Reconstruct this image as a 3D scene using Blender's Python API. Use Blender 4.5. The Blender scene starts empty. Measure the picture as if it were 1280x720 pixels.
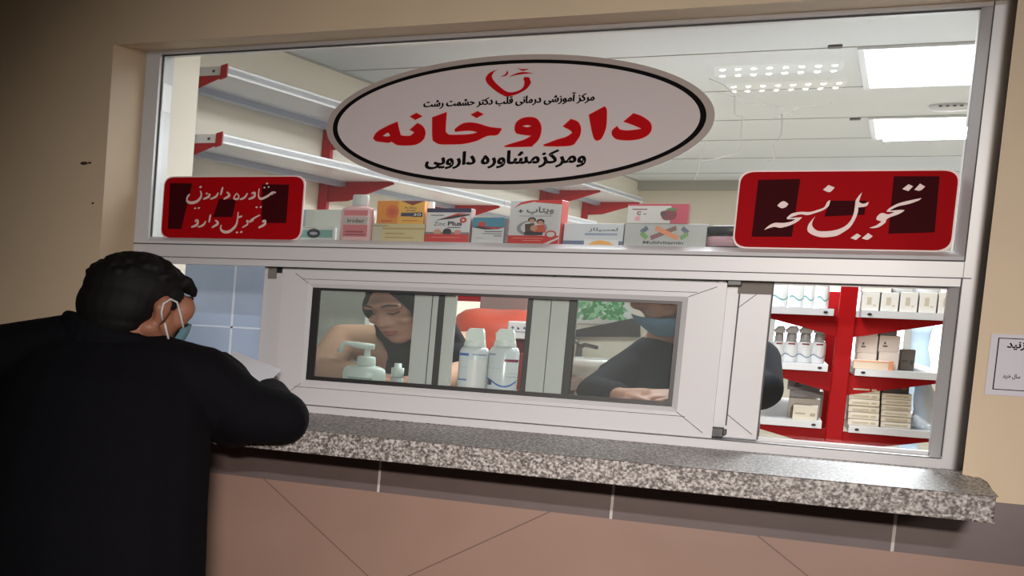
import bpy, bmesh, math, random
from mathutils import Matrix, Vector
from mathutils.geometry import tessellate_polygon

SC = bpy.context.scene
COL = SC.collection
random.seed(7)

# ------------------------------------------------------------------ camera, world, lights, exposure
CAM = Vector((0.64, -4.5, 1.434))
FPX, PPX, PPY = 1800.0, -400.0, 492.1
RIGHT = Vector((0.79394, 0.60655, 0.04222)); DOWN = Vector((0.08409, -0.04071, -0.99563)); FWD = Vector((-0.60217, 0.79403, -0.08329))
def _rot():
    a, b, c = (math.radians(v) for v in (-37.18834107, 4.79267038, 2.4282135))
    ca, sa, cb, sb, cc, sc = math.cos(a), math.sin(a), math.cos(b), math.sin(b), math.cos(c), math.sin(c)
    B = Matrix(((1, 0, 0), (0, 0, -1), (0, 1, 0)))
    Ry = Matrix(((ca, 0, -sa), (0, 1, 0), (sa, 0, ca)))
    Rx = Matrix(((1, 0, 0), (0, cb, -sb), (0, sb, cb)))
    Rz = Matrix(((cc, -sc, 0), (sc, cc, 0), (0, 0, 1)))
    return Rz @ Rx @ Ry @ B
_M = _rot()
RIGHT, DOWN, FWD = (Vector(_M[i]) for i in range(3))
cam_data = bpy.data.cameras.new('camera')
cam_data.sensor_width = 36.0
cam_data.lens = FPX * 36.0 / 1280.0
cam_data.shift_x = (640 - PPX) / 1280.0
cam_data.shift_y = (PPY - 360) / 1280.0
cam_data.clip_start = 0.05
cam = bpy.data.objects.new('camera', cam_data)
COL.objects.link(cam)
mw = Matrix.Identity(4)
for i in range(3):
    mw[i][0], mw[i][1], mw[i][2], mw[i][3] = RIGHT[i], -DOWN[i], -FWD[i], CAM[i]
cam.matrix_world = mw
SC.camera = cam

world = bpy.data.worlds.new('world')
SC.world = world
world.use_nodes = True
world.node_tree.nodes['Background'].inputs[0].default_value = (0.75, 0.85, 1.0, 1)
world.node_tree.nodes['Background'].inputs[1].default_value = 0.12

SC.view_settings.view_transform = 'Standard'
SC.view_settings.look = 'None'
SC.view_settings.gamma = 1.0
SC.view_settings.use_curve_mapping = False
SC.view_settings.exposure = 0.0

def area_light(name, loc, sx, sy, power, color, aim=(0, 0, -1), spread=180):
    l = bpy.data.lights.new(name, 'AREA')
    l.shape = 'RECTANGLE'; l.size = sx; l.size_y = sy; l.energy = power; l.color = color
    l.spread = math.radians(spread)
    o = bpy.data.objects.new(name, l)
    COL.objects.link(o); o.location = loc
    o.rotation_euler = Vector(aim).to_track_quat('-Z', 'Y').to_euler()
    return o

CEIL_IN, CEIL_OUT = 2.47, 2.60
LED_POWER = 88
NEUTRAL = (1.0, 0.95, 0.92)
area_light('corridor_lamp_cool', (1.24, -6.8, 2.585), 0.40, 0.10, 8.6, (0.92, 0.96, 1.0), aim=(-1.0, 6.6, -1.68), spread=34)
area_light('corridor_lamp_warm', (1.1, -6.8, 2.05), 0.42, 0.10, 7.6, (1.0, 0.86, 0.76), aim=(-0.85, 6.6, -1.05), spread=34)
area_light('corridor_fill_side', (3.4, -3.2, 2.4), 0.8, 0.6, 5, NEUTRAL, aim=(-2.2, 3.0, -1.6), spread=80)  # unseen fill light added to brighten the wall from the right

# ------------------------------------------------------------------ helpers
def ray(px, py):
    return RIGHT * ((px - PPX) / FPX) + DOWN * ((py - PPY) / FPX) + FWD
def at(px, py, Y):
    d = ray(px, py); return CAM + d * ((Y - CAM.y) / d.y)
def atz(px, py, Z):
    d = ray(px, py); return CAM + d * ((Z - CAM.z) / d.z)
def proj(p):
    q = Vector(p) - CAM
    return PPX + FPX * q.dot(RIGHT) / q.dot(FWD), PPY + FPX * q.dot(DOWN) / q.dot(FWD)

def srgb(r, g, b):
    f = lambda v: v / 12.92 if v <= 0.04045 else ((v + 0.055) / 1.055) ** 2.4
    return (f(r / 255), f(g / 255), f(b / 255), 1)

MATS = {}
def mat(name, col=None, rough=0.5, metal=0.0, emit=None, estr=1.0, noise=0.0, nscale=30.0, bump=0.0, alpha=None, spec=0.5, coat=0.0):
    if name in MATS: return MATS[name]
    m = bpy.data.materials.new(name); m.use_nodes = True
    nt = m.node_tree; b = nt.nodes['Principled BSDF']
    b.inputs['Roughness'].default_value = rough
    b.inputs['Metallic'].default_value = metal
    b.inputs['Specular IOR Level'].default_value = spec
    b.inputs['Coat Weight'].default_value = coat
    if col: b.inputs['Base Color'].default_value = col
    if emit:
        b.inputs['Emission Color'].default_value = emit
        b.inputs['Emission Strength'].default_value = estr
    if noise or bump:
        tc = nt.nodes.new('ShaderNodeTexCoord')
        n = nt.nodes.new('ShaderNodeTexNoise'); n.inputs['Scale'].default_value = nscale; n.inputs['Detail'].default_value = 6
        nt.links.new(tc.outputs['Object'], n.inputs['Vector'])
        if noise:
            r = nt.nodes.new('ShaderNodeValToRGB')
            r.color_ramp.elements[0].position = 0.3; r.color_ramp.elements[1].position = 0.7
            r.color_ramp.elements[0].color = tuple(c * (1 - noise) for c in col[:3]) + (1,)
            r.color_ramp.elements[1].color = tuple(min(1, c * (1 + noise)) for c in col[:3]) + (1,)
            nt.links.new(n.outputs['Fac'], r.inputs['Fac']); nt.links.new(r.outputs['Color'], b.inputs['Base Color'])
        if bump:
            bm_ = nt.nodes.new('ShaderNodeBump'); bm_.inputs['Strength'].default_value = bump; bm_.inputs['Distance'].default_value = 0.01
            nt.links.new(n.outputs['Fac'], bm_.inputs['Height']); nt.links.new(bm_.outputs['Normal'], b.inputs['Normal'])
    if alpha is not None: b.inputs['Alpha'].default_value = alpha
    MATS[name] = m
    return m

def glass_mat(name, tint=(0.95, 0.97, 0.96), base=0.04, boost=1.0, haze=0.0):
    m = bpy.data.materials.new(name); m.use_nodes = True
    nt = m.node_tree; nt.nodes.clear()
    N = nt.nodes.new; L = nt.links.new
    out = N('ShaderNodeOutputMaterial'); mix = N('ShaderNodeMixShader'); tr = N('ShaderNodeBsdfTransparent'); gl = N('ShaderNodeBsdfGlossy')
    tr.inputs[0].default_value = tint + (1,); gl.inputs['Roughness'].default_value = 0.0
    ge = N('ShaderNodeNewGeometry'); dot = N('ShaderNodeVectorMath'); dot.operation = 'DOT_PRODUCT'
    L(ge.outputs['Incoming'], dot.inputs[0]); L(ge.outputs['Normal'], dot.inputs[1])
    ab = N('ShaderNodeMath'); ab.operation = 'ABSOLUTE'; L(dot.outputs['Value'], ab.inputs[0])
    om = N('ShaderNodeMath'); om.operation = 'SUBTRACT'; om.inputs[0].default_value = 1; L(ab.outputs[0], om.inputs[1])
    pw = N('ShaderNodeMath'); pw.operation = 'POWER'; pw.inputs[1].default_value = 5; L(om.outputs[0], pw.inputs[0])
    ml = N('ShaderNodeMath'); ml.operation = 'MULTIPLY_ADD'; ml.inputs[1].default_value = 1 - base; ml.inputs[2].default_value = base * boost; L(pw.outputs[0], ml.inputs[0])
    L(ml.outputs[0], mix.inputs[0]); L(tr.outputs[0], mix.inputs[1]); L(gl.outputs[0], mix.inputs[2])
    if haze:
        df = N('ShaderNodeBsdfDiffuse'); df.inputs[0].default_value = (0.8, 0.82, 0.82, 1)
        mx2 = N('ShaderNodeMixShader'); mx2.inputs[0].default_value = haze
        L(mix.outputs[0], mx2.inputs[1]); L(df.outputs[0], mx2.inputs[2]); L(mx2.outputs[0], out.inputs[0])
    else:
        L(mix.outputs[0], out.inputs[0])
    MATS[name] = m
    return m

def granite_mat():
    m = bpy.data.materials.new('granite'); m.use_nodes = True
    nt = m.node_tree; b = nt.nodes['Principled BSDF']; N = nt.nodes.new; L = nt.links.new
    tc = N('ShaderNodeTexCoord')
    n1 = N('ShaderNodeTexNoise'); n1.inputs['Scale'].default_value = 180; n1.inputs['Detail'].default_value = 3
    v = N('ShaderNodeTexVoronoi'); v.inputs['Scale'].default_value = 260
    mp = N('ShaderNodeMapping'); mp.inputs['Scale'].default_value = (1, 0.2, 1); L(tc.outputs['Object'], mp.inputs['Vector'])
    L(mp.outputs['Vector'], n1.inputs['Vector']); L(mp.outputs['Vector'], v.inputs['Vector'])
    r1 = N('ShaderNodeValToRGB'); e = r1.color_ramp.elements
    e[0].position = 0.36; e[0].color = srgb(84, 76, 74); e[1].position = 0.46; e[1].color = srgb(128, 119, 114)
    e2 = e.new(0.56); e2.color = srgb(170, 162, 156); e3 = e.new(0.66); e3.color = srgb(200, 194, 190)
    L(n1.outputs['Fac'], r1.inputs['Fac'])
    sp = N('ShaderNodeSeparateColor'); L(v.outputs['Color'], sp.inputs[0])
    r2 = N('ShaderNodeValToRGB'); f = r2.color_ramp.elements
    f[0].position = 0.14; f[0].color = (0.05, 0.045, 0.045, 1); f[1].position = 0.2; f[1].color = (1, 1, 1, 1)
    L(sp.outputs[0], r2.inputs['Fac'])
    mx = N('ShaderNodeMix'); mx.data_type = 'RGBA'; mx.blend_type = 'MULTIPLY'; mx.inputs['Factor'].default_value = 0.45
    L(r1.outputs['Color'], mx.inputs['A']); L(r2.outputs['Color'], mx.inputs['B'])
    L(mx.outputs['Result'], b.inputs['Base Color'])
    b.inputs['Roughness'].default_value = 0.42; b.inputs['Specular IOR Level'].default_value = 0.35
    MATS['granite'] = m
    return m

def dado_mat():
    # large pinkish beige tiles laid on the diagonal with thin joints
    m = bpy.data.materials.new('diagonal_tile'); m.use_nodes = True
    nt = m.node_tree; b = nt.nodes['Principled BSDF']; N = nt.nodes.new; L = nt.links.new
    tc = N('ShaderNodeTexCoord'); sp = N('ShaderNodeSeparateXYZ'); L(tc.outputs['Object'], sp.inputs[0])
    def lin(kx, kz, off, period):
        a = N('ShaderNodeMath'); a.operation = 'MULTIPLY'; a.inputs[1].default_value = kx; L(sp.outputs['X'], a.inputs[0])
        c = N('ShaderNodeMath'); c.operation = 'MULTIPLY_ADD'; c.inputs[1].default_value = kz; L(sp.outputs['Z'], c.inputs[0]); L(a.outputs[0], c.inputs[2])
        d = N('ShaderNodeMath'); d.operation = 'ADD'; d.inputs[1].default_value = off; L(c.outputs[0], d.inputs[0])
        p = N('ShaderNodeMath'); p.operation = 'PINGPONG'; p.inputs[1].default_value = period; L(d.outputs[0], p.inputs[0])
        g = N('ShaderNodeMath'); g.operation = 'LESS_THAN'; g.inputs[1].default_value = 0.0016; L(p.outputs[0], g.inputs[0])
        return g
    P1, P2 = at(385, 650, -0.16), at(460, 720, -0.16)
    Q1, Q2 = at(515, 718, -0.16), at(680, 643, -0.16)
    def coef(A, B_):
        dx, dz = B_.x - A.x, B_.z - A.z; l = math.hypot(dx, dz); kx, kz = -dz / l, dx / l
        return kx, kz, -(kx * A.x + kz * A.z)
    a1 = coef(P1, P2); a2 = coef(Q1, Q2)
    g1 = lin(a1[0], a1[1], a1[2], 0.36); g2 = lin(a2[0], a2[1], a2[2], 0.36)
    g = N('ShaderNodeMath'); g.operation = 'MAXIMUM'; L(g1.outputs[0], g.inputs[0]); L(g2.outputs[0], g.inputs[1])
    n = N('ShaderNodeTexNoise'); n.inputs['Scale'].default_value = 6; n.inputs['Detail'].default_value = 8; L(tc.outputs['Object'], n.inputs['Vector'])
    r = N('ShaderNodeValToRGB'); r.color_ramp.elements[0].color = srgb(152, 122, 107); r.color_ramp.elements[1].color = srgb(164, 133, 118)
    L(n.outputs['Fac'], r.inputs['Fac'])
    mx = N('ShaderNodeMix'); mx.data_type = 'RGBA'; mx.inputs['B'].default_value = srgb(118, 94, 82)
    L(g.outputs[0], mx.inputs['Factor']); L(r.outputs['Color'], mx.inputs['A'])
    L(mx.outputs['Result'], b.inputs['Base Color']); b.inputs['Roughness'].default_value = 0.3
    MATS['diagonal_tile'] = m
    return m

def wloc(o):
    v = Vector((0, 0, 0))
    while o is not None:
        v += o.location; o = o.parent
    return v

class MB:
    def __init__(s): s.v = []; s.f = []; s.m = []; s.sm = []
    def add(s, vs, fs, mi=0, smooth=False):
        k = len(s.v); s.v += [Vector(v) for v in vs]
        for f in fs: s.f.append([i + k for i in f]); s.m.append(mi); s.sm.append(smooth)
    def box(s, x0, x1, y0, y1, z0, z1, mi=0):
        vs = [(x, y, z) for z in (z0, z1) for y in (y0, y1) for x in (x0, x1)]
        s.add(vs, [(0, 2, 3, 1), (4, 5, 7, 6), (0, 1, 5, 4), (2, 6, 7, 3), (0, 4, 6, 2), (1, 3, 7, 5)], mi)
    def hexa(s, vs, mi=0):
        s.add(vs, [(0, 2, 3, 1), (4, 5, 7, 6), (0, 1, 5, 4), (2, 6, 7, 3), (0, 4, 6, 2), (1, 3, 7, 5)], mi)
    def prism(s, poly, vec, mi=0, side=None):
        # 3D polygon extruded by vec
        n = len(poly); vec = Vector(vec); P = [Vector(p) for p in poly]
        tris = tessellate_polygon([P])
        s.add(P + [p + vec for p in P], [tuple(t) for t in tris] + [tuple(i + n for i in reversed(t)) for t in tris], mi)
        k = len(s.v) - 2 * n
        for i in range(n):
            j = (i + 1) % n; s.f.append([k + i, k + j, k + j + n, k + i + n]); s.m.append(mi if side is None else side); s.sm.append(False)
    def flat(s, poly, mi=0, holes=()):
        P = [[Vector(p) for p in poly]] + [[Vector(p) for p in h] for h in holes]
        tris = tessellate_polygon(P); vs = [p for q in P for p in q]
        s.add(vs, [tuple(t) for t in tris], mi)
    def solid(s, poly, vec, mi=0, holes=()):
        vec = Vector(vec); s.flat(poly, mi, holes); s.flat([Vector(p) + vec for p in poly], mi, [[Vector(p) + vec for p in h] for h in holes])
        for loop in [poly] + list(holes):
            n = len(loop); P = [Vector(p) for p in loop]
            s.add(P + [p + vec for p in P], [(i, (i + 1) % n, (i + 1) % n + n, i + n) for i in range(n)], mi)
    def tube(s, pts, r, seg=10, mi=0, cap=True):
        pts = [Vector(p) for p in pts]; rs = r if isinstance(r, (list, tuple)) else [r] * len(pts); k = len(s.v)
        for i, p in enumerate(pts):
            t = (pts[min(i + 1, len(pts) - 1)] - pts[max(i - 1, 0)]).normalized()
            a = t.orthogonal().normalized() if i == 0 else (a - t * a.dot(t)).normalized()
            b = t.cross(a)
            s.v += [p + (a * math.cos(2 * math.pi * j / seg) + b * math.sin(2 * math.pi * j / seg)) * rs[i] for j in range(seg)]
        for i in range(len(pts) - 1):
            for j in range(seg):
                q = (j + 1) % seg
                s.f.append([k + i * seg + j, k + i * seg + q, k + (i + 1) * seg + q, k + (i + 1) * seg + j]); s.m.append(mi); s.sm.append(True)
        if cap:
            for base in (0, (len(pts) - 1) * seg):
                s.f.append([k + base + j for j in range(seg)]); s.m.append(mi); s.sm.append(False)
    def lathe(s, prof, c, seg=28, mi=0, ex=1.0, ey=1.0, smooth=True):
        k = len(s.v); c = Vector(c)
        for r, z in prof:
            s.v += [c + Vector((r * ex * math.cos(2 * math.pi * j / seg), r * ey * math.sin(2 * math.pi * j / seg), z)) for j in range(seg)]
        for i in range(len(prof) - 1):
            for j in range(seg):
                q = (j + 1) % seg
                s.f.append([k + i * seg + j, k + i * seg + q, k + (i + 1) * seg + q, k + (i + 1) * seg + j]); s.m.append(mi); s.sm.append(smooth)
        for base in (0, (len(prof) - 1) * seg):
            s.f.append([k + base + j for j in range(seg)]); s.m.append(mi); s.sm.append(False)
    def ball(s, c, r, mi=0, nu=16, nv=10, fn=None):
        k = len(s.v); rx, ry, rz = r if isinstance(r, (tuple, list)) else (r, r, r)
        for i in range(nv + 1):
            t = math.pi * i / nv
            for j in range(nu):
                p = 2 * math.pi * j / nu
                v = Vector((c[0] + rx * math.sin(t) * math.cos(p), c[1] + ry * math.sin(t) * math.sin(p), c[2] + rz * math.cos(t)))
                s.v.append(fn(v) if fn else v)
        for i in range(nv):
            for j in range(nu):
                q = (j + 1) % nu
                s.f.append([k + i * nu + j, k + (i + 1) * nu + j, k + (i + 1) * nu + q, k + i * nu + q]); s.m.append(mi); s.sm.append(True)
    def chain(s, pts, rads, mi=0, step=0.35, fn=None, nu=16, nv=10):
        for i in range(len(pts) - 1):
            a, b = Vector(pts[i]), Vector(pts[i + 1])
            ra = rads[i] if isinstance(rads[i], (tuple, list)) else (rads[i],) * 3
            rb = rads[i + 1] if isinstance(rads[i + 1], (tuple, list)) else (rads[i + 1],) * 3
            n = max(2, int((b - a).length / (step * min(ra + rb))) + 1)
            for k in range(n + 1):
                t = k / n
                s.ball(a.lerp(b, t), tuple(ra[q] * (1 - t) + rb[q] * t for q in range(3)), mi, nu, nv, fn)
    def text(s, string, org, u, v, width, height, mi=0, bold=0.0, flip=False):
        tv, tf = text_shape(string, bold); 
        org, u, v = Vector(org), Vector(u).normalized(), Vector(v).normalized()
        s.add([org + u * (p[0] * width) + v * (p[1] * height) for p in tv], tf, mi)
    def build(s, name, mats, parent=None, bevel=0.0, bseg=2, loc=None):
        me = bpy.data.meshes.new(name)
        off = wloc(parent) if parent else Vector(loc) if loc is not None else Vector((0, 0, 0))
        me.from_pydata([v - off for v in s.v], [], s.f)
        for m in (mats if isinstance(mats, (list, tuple)) else [mats]): me.materials.append(m)
        me.polygons.foreach_set('material_index', s.m); me.polygons.foreach_set('use_smooth', s.sm)
        bm = bmesh.new(); bm.from_mesh(me); bmesh.ops.remove_doubles(bm, verts=bm.verts, dist=1e-6)
        if bevel: 
            ed = [e for e in bm.edges if len(e.link_faces) == 2 and e.calc_face_angle(0) > 0.6]
            bmesh.ops.bevel(bm, geom=ed, offset=bevel, segments=bseg, affect='EDGES', profile=0.5, clamp_overlap=True)
        bmesh.ops.recalc_face_normals(bm, faces=bm.faces); bm.to_mesh(me); bm.free(); me.update()
        o = bpy.data.objects.new(name, me); COL.objects.link(o)
        if parent: o.parent = parent
        else: o.location = off
        return o
    def organic(s, name, mats, parent, voxel=0.008, smooth=6, loc=None):
        # one continuous surface grown over overlapping volumes
        me = bpy.data.meshes.new(name); me.from_pydata(s.v, [], s.f); me.update()
        t = bpy.data.objects.new(name, me); COL.objects.link(t)
        r = t.modifiers.new('r', 'REMESH'); r.mode = 'VOXEL'; r.voxel_size = voxel
        q = t.modifiers.new('s', 'SMOOTH'); q.iterations = smooth; q.factor = 0.5
        dg = bpy.context.evaluated_depsgraph_get(); nm = bpy.data.meshes.new_from_object(t.evaluated_get(dg))
        bpy.data.objects.remove(t); bpy.data.meshes.remove(me)
        off = wloc(parent) if parent else Vector(loc) if loc is not None else Vector((0, 0, 0))
        nm.transform(Matrix.Translation(-off)); nm.materials.clear()
        for m in (mats if isinstance(mats, (list, tuple)) else [mats]): nm.materials.append(m)
        for p in nm.polygons: p.use_smooth = True; p.material_index = 0
        nm.name = name; o = bpy.data.objects.new(name, nm); COL.objects.link(o)
        if parent: o.parent = parent
        else: o.location = off
        return o

_forms = {'ا': 'FE8D FE8E', 'آ': 'FE81 FE82', 'ب': 'FE8F FE90 FE91 FE92', 'پ': 'FB56 FB57 FB58 FB59', 'ت': 'FE95 FE96 FE97 FE98', 'ح': 'FEA1 FEA2 FEA3 FEA4', 'خ': 'FEA5 FEA6 FEA7 FEA8',
          'د': 'FEA9 FEAA', 'ر': 'FEAD FEAE', 'ز': 'FEAF FEB0', 'س': 'FEB1 FEB2 FEB3 FEB4', 'ش': 'FEB5 FEB6 FEB7 FEB8', 'ق': 'FED5 FED6 FED7 FED8', 'ک': 'FB8E FB8F FB90 FB91',
          'ل': 'FEDD FEDE FEDF FEE0', 'م': 'FEE1 FEE2 FEE3 FEE4', 'ن': 'FEE5 FEE6 FEE7 FEE8', 'ه': 'FEE9 FEEA FEEB FEEC', 'و': 'FEED FEEE', 'ی': 'FBFC FBFD FBFE FBFF'}
def shape_persian(t):
    out = []
    for w in t.split(' '):
        o = ''
        for i, c in enumerate(w):
            if c not in _forms: o += c; continue
            f = [chr(int(h, 16)) for h in _forms[c].split()]
            prev = i > 0 and w[i - 1] in _forms and len(_forms[w[i - 1]].split()) == 4
            nxt = i < len(w) - 1 and w[i + 1] in _forms and len(f) == 4
            o += f[(3 if nxt else 1) if prev else (2 if nxt else 0)]
        out.append(o)
    return ' '.join(out)[::-1]
_tc = {}
def text_shape(t, bold):
    if (t, bold) in _tc: return _tc[(t, bold)]
    body = shape_persian(t) if any(c in _forms for c in t) else t
    cu = bpy.data.curves.new('t', 'FONT'); cu.body = body; cu.size = 1; cu.offset = bold; cu.resolution_u = 3
    o = bpy.data.objects.new('t', cu); COL.objects.link(o)
    me = bpy.data.meshes.new_from_object(o.evaluated_get(bpy.context.evaluated_depsgraph_get()))
    xs = [v.co.x for v in me.vertices]; ys = [v.co.y for v in me.vertices]
    x0, x1, y0, y1 = min(xs), max(xs), min(ys), max(ys)
    r = ([((v.co.x - x0) / (x1 - x0), (v.co.y - y0) / (y1 - y0)) for v in me.vertices], [tuple(p.vertices) for p in me.polygons])
    bpy.data.objects.remove(o); bpy.data.curves.remove(cu); bpy.data.meshes.remove(me)
    _tc[(t, bold)] = r
    return r

def smooth_poly(P, corner=52, sub=4):
    n = len(P); out = []
    def ang(i):
        a, b, c = P[i - 1], P[i], P[(i + 1) % n]
        v1 = (b[0] - a[0], b[1] - a[1]); v2 = (c[0] - b[0], c[1] - b[1])
        return abs(math.degrees(math.atan2(v1[0] * v2[1] - v1[1] * v2[0], v1[0] * v2[0] + v1[1] * v2[1])))
    cor = [ang(i) > corner for i in range(n)]
    for i in range(n):
        p1, p2 = P[i], P[(i + 1) % n]
        p0 = P[i - 1] if not cor[i] else p1
        p3 = P[(i + 2) % n] if not cor[(i + 1) % n] else p2
        for k in range(sub):
            t = k / sub
            out.append(tuple(0.5 * (2 * p1[q] + (p2[q] - p0[q]) * t + (2 * p0[q] - 5 * p1[q] + 4 * p2[q] - p3[q]) * t * t + (3 * p1[q] - p0[q] - 3 * p2[q] + p3[q]) * t ** 3) for q in (0, 1)))
    return out

def px_poly(P, x0, y0, sc, Y, smooth=True, sub=4):
    Q = smooth_poly(P, sub=sub) if smooth else P
    return [at(x0 + p[0] / sc, y0 + p[1] / sc, Y) for p in Q]

def thing(name, label, cat, loc, group=None):
    o = bpy.data.objects.new(name, None); o.empty_display_size = 0.05; COL.objects.link(o); o.location = loc
    o['label'] = label; o['category'] = cat
    if group: o['group'] = group
    return o
def tag(o, label, cat, group=None):
    o['label'] = label; o['category'] = cat
    if group: o['group'] = group
    return o
def struct(o, label=None, cat=None):
    o['kind'] = 'structure'
    if label: o['label'] = label
    if cat: o['category'] = cat
    return o

# ------------------------------------------------------------------ materials
plaster = mat('cream_plaster', srgb(214, 192, 161), 0.55, noise=0.03, nscale=5, bump=0.05)
pvc = mat('white_pvc', srgb(206, 205, 207), 0.3)
pvc_grey = mat('worn_white_pvc', srgb(205, 208, 204), 0.35, noise=0.03, nscale=12)
groove = mat('groove', srgb(70, 68, 68), 0.6)
rubber = mat('black_rubber', srgb(14, 14, 16), 0.35)
granite = granite_mat()
dark_tile = mat('dark_tile', srgb(112, 98, 96), 0.28, noise=0.06, nscale=14)
dado = dado_mat()
grout = mat('white_grout', srgb(205, 200, 196), 0.7)
in_plaster = mat('pale_plaster', srgb(230, 223, 208), 0.6, noise=0.02, nscale=4)
white_paint = mat('white_paint', srgb(235, 236, 236), 0.25)
blue_tile = mat('blue_tile', srgb(158, 176, 204), 0.18, noise=0.03, nscale=8)
blue_grout = mat('tile_grout', srgb(200, 212, 228), 0.6)
ceil_tile = mat('ceiling_tile', srgb(222, 228, 231), 0.8, noise=0.02, nscale=3)
grid_m = mat('ceiling_grid', srgb(170, 170, 166), 0.5)
floor_m = mat('floor_tile', srgb(170, 160, 150), 0.3, noise=0.05, nscale=4)
red_steel = mat('red_steel', srgb(166, 12, 18), 0.5, spec=.12)
white_steel = mat('white_steel', srgb(214, 216, 220), 0.35)
bolt_m = mat('dark_bolt', srgb(50, 40, 40), 0.5)
glass_up = glass_mat('fixed_glass', (0.96, 0.97, 0.965), 0.045, 1.0, haze=0.03)
glass_lo = glass_mat('sash_glass', (0.93, 0.95, 0.94), 0.045, 1.0, haze=0.028)

# ------------------------------------------------------------------ structure: corridor side
WF, WB = -0.16, 0.125          # wall front and back faces
ZT = 2.184
SILL_B = 1.045
BAND_B = at(660, 636.6, WF).z
b = MB()
b.prism([(-1.048, WF, 1.0), (-1.002, 0.0, 1.0), (-1.002, WB, 1.0), (-3.2, WB, 1.0), (-3.2, WF, 1.0)], (0, 0, CEIL_OUT - 1.0))
b.prism([(0.996, WF, 1.0), (1.0105, 0.0, 1.0), (1.0105, WB, 1.0), (4.2, WB, 1.0), (4.2, WF, 1.0)], (0, 0, CEIL_OUT - 1.0))
b.box(-1.002, 1.0105, 0.0, WB, ZT, CEIL_OUT); b.prism([(-1.048, WF, ZT), (0.996, WF, ZT), (1.0105, 0, ZT), (-1.002, 0, ZT)], (0, 0, CEIL_OUT - ZT))
b.box(-3.2, 4.2, WF + 0.012, WB, 0, 1.0)
wf = b.build('wall_front', plaster); struct(wf)
m1 = at(105, 204, WF - 0.001)
b = MB(); b.ball(m1, (0.012, 0.003, 0.005)); b.ball(m1 + Vector((0.018, 0, 0.001)), (0.006, 0.003, 0.003)); b.ball(at(116, 254, WF), (0.004, 0.002, 0.003))
b.build('wall_chip', mat('dark_chip', srgb(70, 50, 36), 0.8), wf)
b = MB(); b.box(-3.2, 4.2, WF - 0.001, WF + 0.01, BAND_B, SILL_B + 0.002)
for gx in (474, 768, 1125):
    g = at(gx, 600, WF).x
    b.box(g - 0.003, g + 0.003, WF - 0.0016, WF, BAND_B, SILL_B, 1)
struct(b.build('trim_1', [dark_tile, grout]))
b = MB(); b.box(-3.2, 4.2, WF - 0.0005, WF + 0.011, 0.0, BAND_B)
struct(b.build('wall_front_tiles', dado))
b = MB(); b.box(-3.2, 4.2, -7.2, WF, -0.06, 0); struct(b.build('floor_corridor', floor_m))
b = MB(); b.box(-3.2, 4.2, -7.2, WF, CEIL_OUT, CEIL_OUT + 0.06); struct(b.build('ceiling_corridor', mat('corridor_ceiling', srgb(200, 190, 175), 0.8)))
for nm, x0, x1, y0, y1 in (('wall_corridor_left', -3.26, -3.2, -7.2, WF), ('wall_corridor_right', 4.2, 4.26, -7.2, WF), ('wall_corridor_back', -3.2, 4.2, -7.26, -7.2)):
    b = MB(); b.box(x0, x1, y0, y1, 0, CEIL_OUT); struct(b.build(nm, mat('corridor_plaster', srgb(150, 132, 112), 0.6)))

# ------------------------------------------------------------------ structure: pharmacy room
def wallx(y): return -1.09 + 0.107 * (y - 2.05)     # the shelving wall is not quite square to the front
YB = 9.2
b = MB()
b.prism([(wallx(0.40), 0.40, 0), (wallx(YB), YB, 0), (wallx(YB) - 0.1, YB, 0), (wallx(0.40) - 0.1, 0.40, 0)], (0, 0, CEIL_IN))
struct(b.build('wall_left', in_plaster))
b = MB(); b.box(-1.6, -0.962, WB, 0.39, 0, CEIL_IN); struct(b.build('wall_pilaster', in_plaster))
b = MB(); b.box(-1.0, -0.9585, 0.082, WB + 0.004, 1.1, ZT); struct(b.build('trim_2', mat('jamb_grey', srgb(196, 200, 200), .3)))
b = MB(); b.box(3.4, 3.5, WB, YB, 0, CEIL_IN); struct(b.build('wall_right', in_plaster))
wy0, wy1, wz0, wz1 = 0.55, 2.25, 1.0, 1.75
b = MB(); b.box(-0.6, wy0, YB, YB + 0.1, 0, CEIL_IN); b.box(wy1, 3.5, YB, YB + 0.1, 0, CEIL_IN)
b.box(wy0, wy1, YB, YB + 0.1, 0, wz0); b.box(wy0, wy1, YB, YB + 0.1, wz1, CEIL_IN)
struct(b.build('wall_back', in_plaster))
b = MB(); b.box(-0.6, 3.4, YB - 0.12, YB, CEIL_IN - 0.07, CEIL_IN); struct(b.build('trim_3', mat('grey_beam', srgb(168, 168, 160), 0.7)))
b = MB()
for x0, x1 in ((wy0, wy0 + 0.06), (1.36, 1.42), (wy1 - 0.06, wy1)): b.box(x0, x1, YB + 0.0, YB + 0.06, wz0, wz1)
for z0, z1 in ((wz0, wz0 + 0.05), (wz1 - 0.05, wz1)): b.box(wy0, wy1, YB + 0.0, YB + 0.06, z0, z1)
w2 = b.build('window_2', white_paint); struct(w2)
b = MB(); b.box(wy0 + 0.06, wy1 - 0.06, YB + 0.03, YB + 0.04, wz0 + 0.05, wz1 - 0.05)
b.build('frosted_pane', mat('daylit_pane', (0.8, 0.88, 1, 1), 0.4, emit=(0.86, 0.93, 1.0, 1), estr=4.0), w2)
b = MB(); b.box(-2.2, 3.5, WB, YB + 0.1, -0.06, 0); struct(b.build('floor', floor_m))

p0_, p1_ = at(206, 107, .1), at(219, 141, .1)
b = MB(); b.box(-.9583, -.9572, .042, .122, p1_.z, p0_.z)  # thin white slab painting a lamp reflection onto the jamb
tag(b.build('white_paper_and_reflection', mat('painted_reflection', (.95, .95, .95, 1), .5), loc=(-.958, .1, p1_.z)), 'white rectangle painting a light reflection on the inner left jamb of the window', 'paper')
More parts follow.
